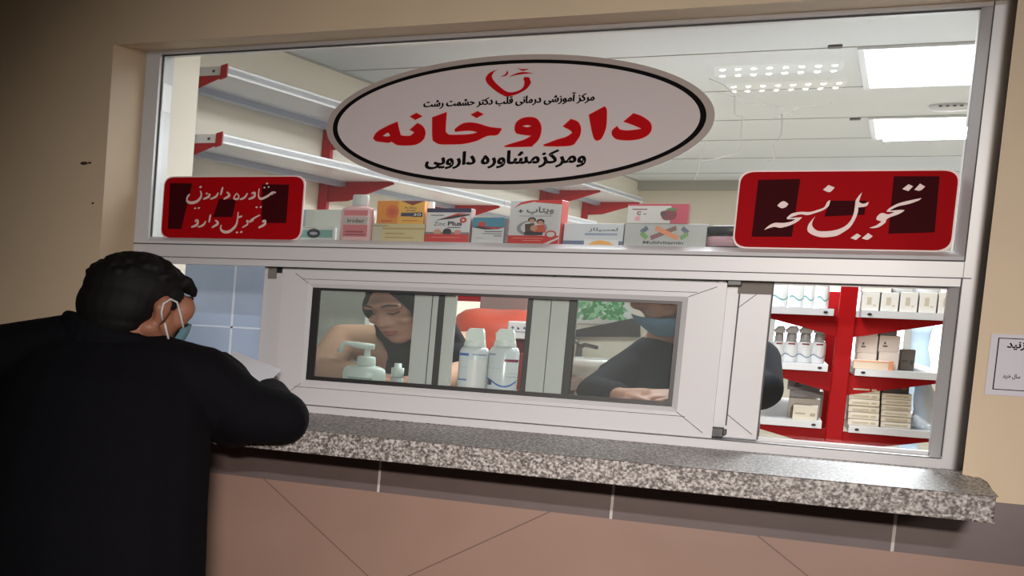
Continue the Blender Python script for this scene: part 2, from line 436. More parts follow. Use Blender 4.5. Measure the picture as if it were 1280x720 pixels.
# LED panels and the ceiling grid around them
L1 = [atz(1072, 58, CEIL_IN), atz(1077, 108, CEIL_IN)]
L2 = [atz(1084, 146, CEIL_IN), atz(1090, 172, CEIL_IN)]
rows = [L1[0].y, L1[1].y, L2[0].y, L2[1].y]
def gx(y): return L1[0].x + (L2[1].x - L1[0].x) * (y - rows[0]) / (rows[3] - rows[0])
PW = 0.62
b = MB(); b.box(-2.2, 3.5, WB, YB + 0.1, CEIL_IN, CEIL_IN + 0.06); struct(b.build('ceiling', ceil_tile))
b = MB()
stp = rows[1] - rows[0]
ys = [rows[0] - stp, rows[0] - 2 * stp] + rows + [rows[3] + stp, rows[3] + 2 * stp]
for y in ys:
    if y < YB - 0.1 and y > 0.2: b.box(wallx(y) + 0.0, 3.4, y - 0.005, y + 0.005, CEIL_IN - 0.003, CEIL_IN)
for ya, yb in ((0.4, YB - .13),):
    b.hexa([(wallx(ya), ya, CEIL_IN - .008), (wallx(ya) + .008, ya, CEIL_IN - .008), (wallx(yb), yb, CEIL_IN - .008), (wallx(yb) + .008, yb, CEIL_IN - .008), (wallx(ya), ya, CEIL_IN), (wallx(ya) + .008, ya, CEIL_IN), (wallx(yb), yb, CEIL_IN), (wallx(yb) + .008, yb, CEIL_IN)])
struct(b.build('trim_4', grid_m))
led_emit = mat('led_diffuser', (1, 1, 1, 1), 0.5, emit=(0.97, 0.98, 1.0, 1), estr=5.0)
def led_panel(x_off, ya, yb, label, power=LED_POWER):
    xa, xb = gx(ya) + x_off, gx(yb) + x_off
    t = thing('ceiling_light', label, 'ceiling light', ((xa + xb) / 2 + PW / 2, (ya + yb) / 2, CEIL_IN - 0.012))
    z0, z1 = CEIL_IN - 0.012, CEIL_IN - 0.001
    e = 0.02
    def ring(m):
        return [(xa + m, ya + m), (xa + PW - m, ya + m), (xb + PW - m, yb - m), (xb + m, yb - m)]
    f = MB(); f.solid([(x, y, z0) for x, y in ring(0)], (0, 0, z1 - z0), 0, [[(x, y, z0) for x, y in ring(e)]]); f.build('frame', white_steel, t)
    d = MB(); d.prism([(x, y, z0 + 0.003) for x, y in ring(e)], (0, 0, 0.006)); d.build('diffuser', led_emit, t)
    l = area_light('panel_lamp', (0, 0, -0.004), PW - 0.05, yb - ya - 0.05, power, (0.93, 0.97, 1.0)); l.parent = t
    return t
led_panel(0, rows[0], rows[1], 'larger nearer square ceiling light glowing white at upper right of the glass')
led_panel(0, rows[2], rows[3], 'smaller farther ceiling light glowing white above the right red sign')
led_panel(-PW * 1.0, rows[0] - 2 * stp + 0.1, rows[0] - stp - 0.1, 'unseen fill light panel added just inside the window, above the frame of the fixed glass', 25)  # out of view, added as fill for the room
# smoke detector like fitting between the panels
c = atz(1188, 131, CEIL_IN)
b = MB(); b.lathe([(0.075, 0), (0.075, -0.012), (0.06, -0.025), (0.03, -0.03), (0.0, -0.031)], (c.x, c.y, CEIL_IN))
for k in range(4): b.box(c.x - 0.045 + 0.025 * k, c.x - 0.033 + 0.025 * k, c.y - 0.078, c.y - 0.068, CEIL_IN - 0.016, CEIL_IN - 0.010, 1)
tag(b.build('smoke_detector', [white_steel, bolt_m], loc=(c.x, c.y, CEIL_IN)), 'small round white ceiling detector between the two bright panels', 'smoke detector')
for i, (px, py) in enumerate(((1044, 57), (1069, 148))):
    c = atz(px, py, CEIL_IN)
    b = MB(); b.box(c.x - 0.022, c.x + 0.022, c.y - 0.03, c.y + 0.03, CEIL_IN - 0.008, CEIL_IN)
    tag(b.build('ceiling_clip', bolt_m, bevel=0.004, loc=(c.x, c.y, CEIL_IN)), ('small dark clip on ceiling grid beside the nearer light panel', 'small dark clip on ceiling grid beside the farther light panel')[i], 'clip')

# ------------------------------------------------------------------ corridor lamp (seen mirrored in the glass) and corridor light
def mirror_pt(px, py):
    p = atz(px, py, CEIL_OUT - 0.03); return Vector((p.x, -p.y, p.z))
A0, A1, B0, B1 = mirror_pt(900, 80), mirror_pt(1047, 73), mirror_pt(914, 110), mirror_pt(1052, 104)
lc = (A0 + B1) / 2
lamp = thing('corridor_lamp', 'twin strip ceiling lamp with rows of bright points mirrored in glass', 'ceiling light', (lc.x, lc.y, CEIL_OUT))
b = MB(); b.box(min(A0.x, B0.x) - 0.06, max(A1.x, B1.x) + 0.06, min(A0.y, A1.y, B0.y, B1.y) - 0.12, max(A0.y, A1.y, B0.y, B1.y) + 0.06, CEIL_OUT - 0.03, CEIL_OUT - 0.001)
b.build('housing', mat('lamp_housing', srgb(120, 124, 128), .5), lamp)
for (p0, p1, q0, q1, colr) in ((mirror_pt(903, 81), mirror_pt(1045, 75), mirror_pt(903, 89), mirror_pt(1043, 82), (0.8, 0.92, 1.0, 1)), (mirror_pt(917, 103), mirror_pt(1050, 98), mirror_pt(917, 109), mirror_pt(1045, 104), (1.0, 0.9, 0.75, 1))):
    b = MB(); b.hexa([p0 + Vector((-.03, .02, -.012)), p1 + Vector((.03, .02, -.012)), q0 + Vector((-.03, -.02, -.012)), q1 + Vector((.03, -.02, -.012)), p0 + Vector((-.03, .02, 0)), p1 + Vector((.03, .02, 0)), q0 + Vector((-.03, -.02, 0)), q1 + Vector((.03, -.02, 0))])
    b.build('strip', mat('strip_%d' % int(colr[0] * 100), colr, 0.4, emit=colr, estr=0.9), lamp)
    for (s0, s1) in ((p0, p1), (q0, q1)):
        for k in range(8):
            b = MB(); p = s0.lerp(s1, k / 7.0); b.ball((p.x, p.y, p.z - 0.014), (0.012, 0.014, 0.006), 0, 10, 6)
            b.build('lamp_point', mat('lamp_points', (1, 1, 1, 1), 0.4, emit=(1, 1, 1, 1), estr=18.0), lamp)

# ------------------------------------------------------------------ window frame and glazing
FX0, FX1 = -1.002, 1.0098
GX0, GX1, GZ0, GZ1 = -0.9586, 0.9493, 1.611, 2.174
win = bpy.data.objects.new('window_1', None); COL.objects.link(win); win.location = (0, 0, 1.1); struct(win)
b = MB()
b.box(FX0, GX0, 0.0, 0.085, 1.0997, ZT)                       # left jamb
b.prism([(0.97, 0, 1.0997), (GX1, 0.03, 1.0997), (GX1, 0.085, 1.0997), (FX1, 0.085, 1.0997), (FX1, 0, 1.0997)], (0, 0, ZT - 1.0997))
b.box(GX0 + .0002, 0.9698, 0.0, 0.085, GZ1, ZT)                         # head
b.prism([(GX0, 0.002, 1.598), (GX0, 0.03, GZ0), (GX0, 0.2, GZ0), (GX0, 0.2, 1.59), (GX0, 0.085, 1.5882), (GX0, 0.0, 1.5882)], (0.9695 - GX0, 0, 0))
b.box(GX0 + .0002, 0.9698, 0.0, 0.085, 1.5275, 1.5879)                   # transom
b.prism([(GX0, -0.002, 1.0997), (GX0, -0.002, 1.122), (GX0, 0.008, 1.1245), (GX0, 0.095, 1.1245), (GX0, 0.095, 1.0997)], (0.9697 - GX0, 0, 0))
b.build('frame', pvc, win, bevel=0.0015)
b = MB()
b.box(FX0, 0.97, -0.0012, 0.002, 1.586, 1.5895); b.box(GX0 - 0.02, 0.985, -0.0012, 0.002, 1.5468, 1.5492)
b.box(0.9685, 0.971, -0.0012, 0.002, 1.588, ZT); b.box(0.967, 0.9695, -0.0012, 0.002, 1.128, 1.5468)
b.box(FX1 - 0.001, FX1 + 0.004, -0.03, 0.001, 1.1, ZT); b.box(-0.6, 0.968, -0.0035, 0.0, 1.1225, 1.1245)
b.build('groove', groove, win)
b = MB(); b.box(GX0 - 0.003, GX1 + 0.003, 0.03, 0.036, GZ0 - 0.004, GZ1 + 0.004)
pane = b.build('fixed_pane', glass_up, win)
b = MB()
b.box(GX0 - 0.001, GX0 + 0.004, 0.022, 0.03, GZ0, GZ1); b.box(GX0, GX1, 0.022, 0.03, GZ1 - 0.004, GZ1)
b.build('glass_gasket', groove, win)
crk = [[(90, 165), (150, 190), (200, 235), (200, 320), (232, 330), (228, 400), (218, 485), (140, 505), (60, 525)], [(400, 318), (402, 360), (398, 402), (385, 435)], [(365, 450), (371, 508), (340, 522)],
       [(120, 225), (230, 250), (330, 275), (480, 315)], [(210, 262), (310, 280), (420, 290)], [(350, 345), (410, 318), (480, 285), (620, 268)], [(66, 440), (45, 560), (30, 600)]]
for i, cr in enumerate(crk):
    b = MB(); b.tube([at(860 + x / 3.427, 50 + y / 3.427, 0.0295) for x, y in cr], (0.0015, 0.0018, 0.0014, 0.0007, 0.0006, 0.0008, 0.0008)[i], 6)
    b.build('crack', mat('crack_white', srgb(235, 236, 236), 0.5, alpha=(0.75 if i < 3 else 0.45)) if i in (0,) else mat('fine_crack', srgb(235, 236, 236), 0.5, alpha=0.4) if i > 2 else MATS['crack_white'], pane)

# sliding sashes
def sash_frame(x0, x1, z0, z1, hx0, hx1, hz0, hz1, y0, y1, chamfer=0.012):
    b = MB()
    o = [(x0, z0), (x1, z0), (x1, z1), (x0, z1)]; h = [(hx0, hz0), (hx1, hz0), (hx1, hz1), (hx0, hz1)]
    hc = [(hx0 - chamfer, hz0 - chamfer), (hx1 + chamfer, hz0 - chamfer), (hx1 + chamfer, hz1 + chamfer), (hx0 - chamfer, hz1 + chamfer)]
    for i in range(4):
        j = (i + 1) % 4
        V = lambda p, y: Vector((p[0], y, p[1]))
        b.add([V(o[i], y0), V(o[j], y0), V(hc[j], y0), V(hc[i], y0)], [(0, 1, 2, 3)])
        b.add([V(hc[i], y0), V(hc[j], y0), V(h[j], y0 + 0.006), V(h[i], y0 + 0.006)], [(0, 1, 2, 3)])
        b.add([V(h[i], y0 + 0.006), V(h[j], y0 + 0.006), V(h[j], y1), V(h[i], y1)], [(0, 1, 2, 3)])
        b.add([V(h[i], y1), V(h[j], y1), V(o[j], y1), V(o[i], y1)], [(0, 1, 2, 3)])
        b.add([V(o[i], y1), V(o[j], y1), V(o[j], y0), V(o[i], y0)], [(0, 1, 2, 3)])
    return b
SX0 = at(352.6, 400, 0.01).x - 0.008; SX1 = 0.5256; SZ1 = 1.520; SZ0 = 1.1250
HX0, HX1, HZ0, HZ1 = -0.4625, 0.4357, 1.197, 1.470
sash = thing('sliding_sash', 'wide white sliding sash with three dark-edged glass lights in front', 'window sash', ((SX0 + SX1) / 2, 0.03, SZ0))
sash_frame(SX0, SX1, SZ0, SZ1, HX0, HX1, HZ0, HZ1, 0.010, 0.046).build('frame', pvc, sash)
b = MB()
g = [(HX0, HZ0), (HX1, HZ0), (HX1, HZ1), (HX0, HZ1)]
gi = [(HX0 + 0.021, HZ0 + 0.012), (HX1 - 0.010, HZ0 + 0.012), (HX1 - 0.010, HZ1 - 0.008), (HX0 + 0.021, HZ1 - 0.008)]
b.solid([(x, 0.016, z) for x, z in g], (0, 0.012, 0), 0, [[(x, 0.016, z) for x, z in gi]])
b.build('gasket', rubber, sash)
b = MB(); b.box(HX0 + 0.01, HX1 - 0.004, 0.029, 0.034, HZ0 + 0.004, HZ1 - 0.004); b.build('pane', glass_lo, sash)
b = MB()
for (c0, c1) in (((HX0 - .012, HZ0 - .012), (SX0 + .02, SZ0 + .012)), ((HX1 + .012, HZ0 - .012), (SX1 - .02, SZ0 + .012)), ((HX1 + .012, HZ1 + .012), (SX1 - .02, SZ1 - .01)), ((HX0 - .012, HZ1 + .012), (HX0 - .05, HZ1 + .04))):
    b.tube([(c0[0], 0.0098, c0[1]), (c1[0], 0.0098, c1[1])], 0.0008, 5)
b.tube([(HX0 - 0.03, 0.0098, HZ0 - 0.022), (HX1 + 0.03, 0.0098, HZ0 - 0.022)], 0.0007, 5)
b.tube([(HX0 - 0.03, 0.0098, HZ1 + 0.024), (HX1 + 0.03, 0.0098, HZ1 + 0.024)], 0.0007, 5)
b.build('mitre_joint', groove, sash)

rear = thing('rear_sash', 'rear white sash seen through the front sash as two grey uprights', 'window sash', (0, 0.065, SZ0))
ry0, ry1 = 0.052, 0.082
def xs_at(px, Y, py=430): return at(px, py, Y).x
def upright(name, a, c, m, y0=ry0, y1=ry1):
    b = MB(); b.box(xs_at(a, y0), xs_at(c, y0), y0, y1, SZ0, 1.5275 if m is not rubber else 1.5); return b.build(name, m, rear, bevel=0.001)
upright('stile', 324, 372, pvc)
upright('stile', 513.5, 543.5, pvc_grey); upright('gasket', 543.5, 551.5, rubber); upright('stile', 551.5, 565, pvc_grey)
upright('gasket', 655, 661.5, rubber); upright('stile', 661.5, 684, pvc_grey); upright('stile', 684.8, 707, pvc_grey); upright('gasket', 707, 717, rubber)
b = MB(); gA = xs_at(536, ry0); b.box(gA - 0.001, gA + 0.0015, ry0 - 0.0008, ry0, SZ0, 1.5); b.build('groove', groove, rear)
for z0_, z1_ in ((SZ0, SZ0 + .05), (1.49, 1.5275)):
    b = MB(); b.box(xs_at(334, ry0), SX1 - 0.021, ry0 + .002, ry1 - .002, z0_, z1_); b.build('rail', pvc_grey, rear)
for x0_, x1_ in ((xs_at(372, ry0), xs_at(513.5, ry0)), (xs_at(717, ry0), SX1 - .03)):
    b = MB(); b.box(x0_, x1_, 0.064, 0.069, SZ0 + 0.04, 1.5); b.build('pane', glass_lo, rear)

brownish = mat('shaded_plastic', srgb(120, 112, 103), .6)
b = MB(); pA, pB = at(334.5, 348, .047), at(346, 335, .047); b.box(pA.x, pB.x, .047, .0515, pA.z, 1.5275); b.build('corner_shade', brownish, rear)  # brown-grey slab painting the shade at the rear stile top
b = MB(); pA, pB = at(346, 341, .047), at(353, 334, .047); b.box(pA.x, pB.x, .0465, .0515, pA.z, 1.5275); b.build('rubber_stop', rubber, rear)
rs = thing('right_sash', 'white sash at right with one broad upright and clear glass', 'window sash', (0.75, 0.07, SZ0))
rx0, rx1, rxe = at(915, 450, 0.05).x, at(956, 450, 0.05).x, 0.945
RZ1, RZ0 = 1.5275, 1.128
b = MB(); b.box(SX1 - 0.02, rx1, 0.050, 0.086, RZ0, RZ1); b.build('stile', pvc, rs, bevel=0.0015)
for z0_, z1_ in ((RZ0 - .003, RZ0 + .006), (RZ1 - .006, RZ1)):
    b = MB(); b.box(rx1, rxe + 0.03, 0.050, 0.086, z0_, z1_); b.build('rail', pvc, rs)
b = MB(); b.box(rx1 - 0.002, rxe + 0.01, 0.066, 0.071, RZ0 + 0.004, RZ1 - 0.004); b.build('pane', glass_mat('clear_glass', (0.97, 0.98, 0.98), 0.04, 1.0), rs)
b = MB(); b.box(rx1, rx1 + 0.003, 0.049, 0.0505, RZ0, RZ1); b.box(rx0 + 0.0, rx0 + 0.003, 0.0485, 0.0505, RZ0 + 0.03, RZ1 - 0.02)
b.tube([(rx0, 0.0495, RZ0 + 0.06), (rx1 - 0.01, 0.0495, RZ0 + 0.012)], 0.0008, 5); b.tube([(rx0, 0.0495, RZ1 - 0.07), (rx1 - 0.01, 0.0495, RZ1 - 0.012)], 0.0008, 5)
b.build('groove', groove, rs)
b = MB(); c = at(896, 540, 0.02); b.box(c.x - 0.013, c.x + 0.014, 0.012, 0.05, c.z - 0.012, c.z + 0.012); b.box(c.x + 0.012, c.x + 0.02, 0.02, 0.05, c.z - 0.006, c.z + 0.008)
b.build('rubber_stop', rubber, rs, bevel=0.002)
b = MB(); c = at(917.5, 355, 0.02); b.box(c.x - 0.014, c.x + 0.016, 0.012, 0.05, 1.514, 1.5275)
b.build('rubber_stop', rubber, rs, bevel=0.002)

pA, pB = at(922, 367, .048), at(965, 355, .048); b = MB(); b.box(pA.x, rx1, .0475, .0498, pA.z, 1.5275); b.build('corner_shade', brownish, rs)  # painted shade across the top of the right stile
# ------------------------------------------------------------------ granite sill and counter behind it
SF = -0.62
sx1 = at(1244, 634, SF).x
b = MB(); b.box(-1.5, 0.996, SF + 0.002, 0.09, SILL_B, 1.0995)
P = [(0.99, SF, SILL_B), (sx1, SF, SILL_B), (sx1 + 0.012, SF + 0.2, SILL_B), (sx1 - 0.006, WF - 0.002, SILL_B), (0.99, WF - 0.002, SILL_B)]
sill = MB(); sill.prism([(-1.5, SF, SILL_B), (sx1, SF, SILL_B), (sx1 + 0.004, SF + 0.16, SILL_B), (sx1 + 0.012, SF + 0.3, SILL_B), (sx1 + 0.008, WF - 0.001, SILL_B), (0.995, WF - 0.001, SILL_B), (1.002, -0.003, SILL_B), (-1.0, -0.003, SILL_B), (-1.045, WF - 0.001, SILL_B), (-1.5, WF - 0.001, SILL_B)], (0, 0, 1.0995 - SILL_B))
o = sill.build('granite_sill', granite, bevel=0.006, bseg=2, loc=(0, -0.3, SILL_B)); tag(o, 'speckled grey granite sill running under the service window', 'sill')
CT = 1.15
b = MB(); b.box(-0.955, 0.62, WB + 0.001, 0.46, CT - 0.035, CT); b.box(-0.93, 0.60, 0.16, 0.2, 0, CT - 0.035)
desk = b.build('service_desk', [mat('dark_desk', srgb(58, 56, 58), 0.25)], bevel=0.003, loc=(0.4, 0.5, 0)); tag(desk, 'dark desk top just inside the service window', 'desk')
b = MB(); b.box(GX0, 0.985, 0.0955, WB + 0.0005, 1.06, 1.10); struct(b.build('trim_5', pvc))
# ledge carrying the medicine boxes behind the fixed glass
LEDGE = GZ0

# ------------------------------------------------------------------ signs
sign_white = mat('sign_white', srgb(205, 194, 194), 0.7, spec=.08)
sign_edge = mat('sign_grey_edge', srgb(170, 158, 152), 0.4, spec=.08)
sign_black = mat('sign_black', srgb(16, 13, 15), 0.7, spec=.05)
sign_red = mat('sign_red_letter', srgb(178, 8, 16), 0.7, spec=.08)
sign_pink = mat('sign_letter_outline', srgb(226, 150, 146), 0.45)
YS = 0.018
oc = at(651, 152, YS)
ohw = (at(894, 143, YS).x - at(408, 160, YS).x) / 2
ocx = (at(894, 143, YS).x + at(408, 160, YS).x) / 2
oz1, oz0 = at(652, 68, YS).z, at(652, 237, YS).z
ocz, ohh = (oz0 + oz1) / 2, (oz1 - oz0) / 2
def ell(fx, fz, y, n=96): return [(ocx + ohw * fx * math.cos(2 * math.pi * i / n), y, ocz + ohh * fz * math.sin(2 * math.pi * i / n)) for i in range(n)]
oval = thing('oval_sign', 'large white oval pharmacy sign with red Persian lettering and black ring', 'sign', (ocx, YS, oz0))
b = MB(); b.prism(ell(1, 1, YS), (0, 0.008, 0)); b.build('board', sign_edge, oval)
b = MB(); b.solid(ell(.962, .922, YS - 0.0008), (0, 0.0008, 0), 0, [ell(.934, .868, YS - 0.0008)]); b.build('black_ring', sign_black, oval)
b = MB(); b.prism(ell(.935, .870, YS - 0.0006), (0, 0.0006, 0)); b.build('white_face', sign_white, oval)
A_ = (460, 120, 7.111); B_ = (630, 120, 6.4); C_ = (520, 75, 5.333)
big = [(A_, [(45, 375), (80, 320), (165, 270), (262, 228), (275, 290), (292, 350), (335, 355), (380, 350), (412, 322), (370, 300), (440, 240), (480, 262), (506, 300), (510, 340), (490, 390), (430, 430), (340, 440), (260, 435), (225, 415), (205, 405), (185, 415), (130, 410), (70, 400)], [(130, 355), (165, 330), (185, 328), (198, 355), (165, 360)]),
       (A_, [(372, 182), (430, 150), (484, 180), (420, 212)], None),
       (A_, [(570, 190), (700, 143), (690, 300), (705, 332), (740, 345), (900, 340), (975, 322), (900, 308), (775, 318), (770, 295), (830, 250), (900, 235), (980, 245), (1080, 275), (1190, 288), (1150, 345), (1060, 355), (960, 400), (850, 425), (740, 430), (640, 428), (590, 405), (572, 370)], None),
       (A_, [(912, 165), (975, 135), (1028, 162), (965, 195)], None),
       (B_, [(85, 270), (95, 215), (140, 180), (200, 168), (260, 180), (295, 230), (297, 290), (275, 350), (230, 395), (210, 405), (20, 408), (8, 398), (60, 380), (160, 350), (218, 318), (150, 310), (100, 300)], [(145, 240), (185, 232), (220, 240), (185, 250)]),
       (B_, [(470, 243), (535, 183), (590, 205), (615, 250), (610, 310), (580, 360), (530, 398), (340, 402), (315, 390), (420, 350), (500, 325), (545, 295), (530, 275)], None),
       (B_, [(678, 150), (805, 82), (822, 110), (822, 200), (812, 270), (780, 340), (745, 358), (720, 340), (700, 270)], None),
       (B_, [(955, 205), (1035, 138), (1100, 160), (1165, 205), (1182, 250), (1165, 300), (1100, 340), (1000, 355), (900, 345), (862, 310), (865, 275), (905, 240), (930, 268), (1000, 275), (1100, 262), (1040, 235)], None)]
def grow(P, d):
    cx = sum(p[0] for p in P) / len(P); n = len(P); out = []
    area = sum(P[i][0] * P[(i + 1) % n][1] - P[(i + 1) % n][0] * P[i][1] for i in range(n))
    sg = 1 if area > 0 else -1
    for i in range(n):
        a, p, c = P[i - 1], P[i], P[(i + 1) % n]
        t1 = Vector((p[0] - a[0], p[1] - a[1])); t2 = Vector((c[0] - p[0], c[1] - p[1]))
        if t1.length: t1.normalize()
        if t2.length: t2.normalize()
        nn = Vector((t1.y + t2.y, -(t1.x + t2.x)))
        if nn.length < 1e-3: nn = Vector((t1.y, -t1.x))
        nn.normalize(); out.append((p[0] + sg * nn.x * d, p[1] + sg * nn.y * d))
    return out
b = MB(); bo = MB()
for (tr, P, h) in big:
    hs = [px_poly(h, *tr, YS - 0.0016)] if h else []
    b.solid(px_poly(P, *tr, YS - 0.0016), (0, 0.001, 0), 0, hs)
    for loop, d in ((P, 5.5),) + (((h, -4),) if h else ()):
        A = smooth_poly(loop); Bq = px_poly(grow(A, d), *tr, YS - 0.0009, smooth=False); A = px_poly(A, *tr, YS - 0.0009, smooth=False); nA = len(A)
        for i in range(nA): bo.add([A[i], A[(i + 1) % nA], Bq[(i + 1) % nA], Bq[i]], [(0, 1, 2, 3)])
b.build('red_lettering', sign_red, oval)
bo.build('letter_outline', sign_pink, oval)
emb = [[(545, 62), (490, 85), (463, 120), (475, 155), (530, 205), (590, 240), (620, 242), (680, 225), (740, 190), (767, 150), (755, 115), (725, 112), (715, 125), (722, 145), (715, 180), (680, 205), (625, 215), (580, 195), (520, 140), (505, 105), (520, 80)],
       [(562, 110), (595, 95), (608, 68), (616, 85), (600, 105)], [(612, 115), (670, 88), (720, 80), (785, 88), (720, 93), (660, 102)], [(668, 48), (700, 60), (755, 58), (710, 72)]]
b = MB()
for P in emb: b.solid(px_poly(P, *C_, YS - 0.0016), (0, 0.001, 0))
b.build('heart_emblem', sign_red, oval)
b = MB()
def sign_text(b, string, p0, p1, hpx, Y, bold):
    # p0 bottom-left, p1 bottom-right in the frame
    a, c = at(*p0, Y), at(*p1, Y); h = (at(p0[0], p0[1] - hpx, Y) - a).length
    b.text(string, a, c - a, Vector((0, 0, 1)), (c - a).length, h, 0, bold)
for q in (0, .5, 1.0): sign_text(b, 'مرکز آموزشی درمانی قلب دکتر حشمت رشت', (528.7 + q, 137 - q * .4), (742 + q, 129 - q * .4), 13.5, YS - 0.0012 - q * 1e-5, 0.015)
for q in (0, .7, 1.4): sign_text(b, 'ومرکزمشاوره دارویی', (530.5 + q, 212 - q * .3), (730.5 + q, 209 - q * .3), 21.5, YS - 0.0012 - q * 1e-5, 0.02)
b.build('black_lettering', sign_black, oval)

sred = mat('sign_red_board', srgb(168, 3, 14), 0.6, spec=.06)
sdark = mat('sign_dark_patch', srgb(60, 4, 11), 0.6, spec=.05)
sltr = mat('sign_pale_letter', srgb(226, 196, 190), 0.4)
swht = mat('sign_white_rim', srgb(236, 214, 210), 0.4)
def rounded(corners, rad, n=7):
    out = []
    for i in range(4):
        a, p, c = Vector(corners[i - 1]), Vector(corners[i]), Vector(corners[(i + 1) % 4])
        u, v = (a - p).normalized(), (c - p).normalized()
        for k in range(n + 1):
            t = k / n; q = (p + u * rad).lerp(p, t).lerp(p.lerp(p + v * rad, t), t); out.append(q)
    return out
def red_sign(name, label, quad, patches, letters, strokes):
    Y = 0.020
    P = [at(*q, Y) for q in quad]; x0 = (P[0].x + P[3].x) / 2; x1 = (P[1].x + P[2].x) / 2; z1 = (P[0].z + P[1].z) / 2; z0 = (P[2].z + P[3].z) / 2
    t = thing(name, label, 'sign', ((x0 + x1) / 2, Y, z0))
    q = lambda e, y: rounded([(x0 - e, y, z1 + e), (x1 + e, y, z1 + e), (x1 + e, y, z0 - e), (x0 - e, y, z0 - e)], 0.03)
    b = MB(); b.prism(q(0, Y), (0, 0.004, 0)); b.build('board', sred, t)
    b = MB(); b.prism(q(0.0035, Y + 0.004), (0, 0.005, 0)); b.build('white_edge', swht, t)
    for pt in patches:
        b = MB(); b.prism([at(x, y, Y - 0.0004) for x, y in pt], (0, 0.0004, 0)); b.build('dark_tape_patch', sdark, t)
    b = MB()
    for (tr, Q) in letters: b.flat(px_poly(Q, *tr, Y - 0.0012))
    for (tr, pts, w) in strokes:
        b.flat(px_poly(stroke(pts, w), *tr, Y - 0.0012, smooth=False))
    b.build('lettering', sltr, t)
    return t
def stroke(pts, w):
    # centre line with a swelling pen width -> outline polygon
    if len(pts) == 1:
        x, y = pts[0]; return [(x - w, y + w * .2), (x - w * .1, y - w * .75), (x + w, y - w * .2), (x + w * .1, y + w * .75)]
    P = []
    n = len(pts)
    for i in range(n - 1):
        p0, p1, p2, p3 = pts[max(i - 1, 0)], pts[i], pts[i + 1], pts[min(i + 2, n - 1)]
        for k in range(6):
            t = k / 6
            P.append(tuple(0.5 * (2 * p1[q] + (p2[q] - p0[q]) * t + (2 * p0[q] - 5 * p1[q] + 4 * p2[q] - p3[q]) * t * t + (3 * p1[q] - p0[q] - 3 * p2[q] + p3[q]) * t ** 3) for q in (0, 1)))
    P.append(pts[-1]); L, R = [], []
    for i, p in enumerate(P):
        a, c = P[max(i - 1, 0)], P[min(i + 1, len(P) - 1)]
        d = Vector((c[0] - a[0], c[1] - a[1])); d.normalize()
        ww = w * (0.35 + 0.65 * math.sin(math.pi * (0.12 + 0.80 * i / (len(P) - 1)))) * (0.75 + 0.45 * abs(d.x))
        L.append((p[0] - d.y * ww / 2, p[1] + d.x * ww / 2)); R.append((p[0] + d.y * ww / 2, p[1] - d.x * ww / 2))
    return L + R[::-1]
D_ = (915, 205, 6.547); E_ = (1050, 205, 6.544)
rletters = [(D_, [(370, 340), (400, 312), (430, 305), (462, 328), (440, 352), (405, 362)]), (D_, [(745, 210), (790, 172), (840, 192), (810, 225), (780, 228)]),
            (D_, [(805, 295), (790, 345), (745, 378), (690, 398), (620, 418), (560, 412), (500, 430), (470, 442), (575, 435), (540, 468), (480, 500), (400, 522), (340, 515), (262, 540), (300, 505), (350, 482), (420, 482), (480, 472), (520, 452), (450, 452), (448, 440), (490, 405), (560, 392), (640, 392), (700, 375), (745, 360), (765, 340), (780, 310)]),
            (E_, [(180, 232), (165, 275), (155, 310), (190, 325), (237, 310), (215, 345), (150, 355), (145, 400), (120, 460), (80, 520), (20, 562), (-38, 590), (-140, 600), (-210, 585), (-255, 560), (-267, 535), (-255, 490), (-200, 425), (-225, 470), (-225, 510), (-185, 545), (-115, 550), (-35, 540), (35, 512), (85, 465), (110, 410), (122, 350), (128, 300), (150, 265)]),
            (E_, [(668, 278), (640, 300), (560, 328), (480, 345), (425, 370), (410, 382), (500, 375), (530, 378), (480, 410), (390, 445), (370, 480), (320, 515), (270, 525), (240, 522), (300, 500), (340, 470), (300, 458), (300, 435), (330, 405), (360, 402), (395, 412), (445, 393), (380, 390), (400, 365), (470, 325), (560, 300)]),
            (E_, [(510, 205), (560, 165), (598, 182), (560, 222)]), (E_, [(608, 210), (655, 160), (697, 185), (655, 218)]), (E_, [(85, 605), (140, 568), (172, 588), (130, 622)]), (E_, [(178, 608), (230, 565), (268, 590), (225, 620)])]
dp = lambda x, y: (915 + x / 6.547, 205 + y / 6.547)
ep = lambda x, y: (1050 + x / 6.544, 205 + y / 6.544)
red_sign('red_sign', 'larger red sign with pale Persian script at lower right of the fixed glass', [(926, 216), (1199, 212), (1188, 312), (917.5, 309.5)],
         [[dp(215, 130), dp(560, 122), dp(490, 595), dp(160, 595)], [ep(440, 100), ep(815, 100), ep(775, 560), ep(395, 570)], [dp(800, 300), ep(215, 300), ep(200, 415), dp(755, 430)]], rletters, [])
F_ = (200, 215, 8.0); G_ = (280, 215, 8.0)
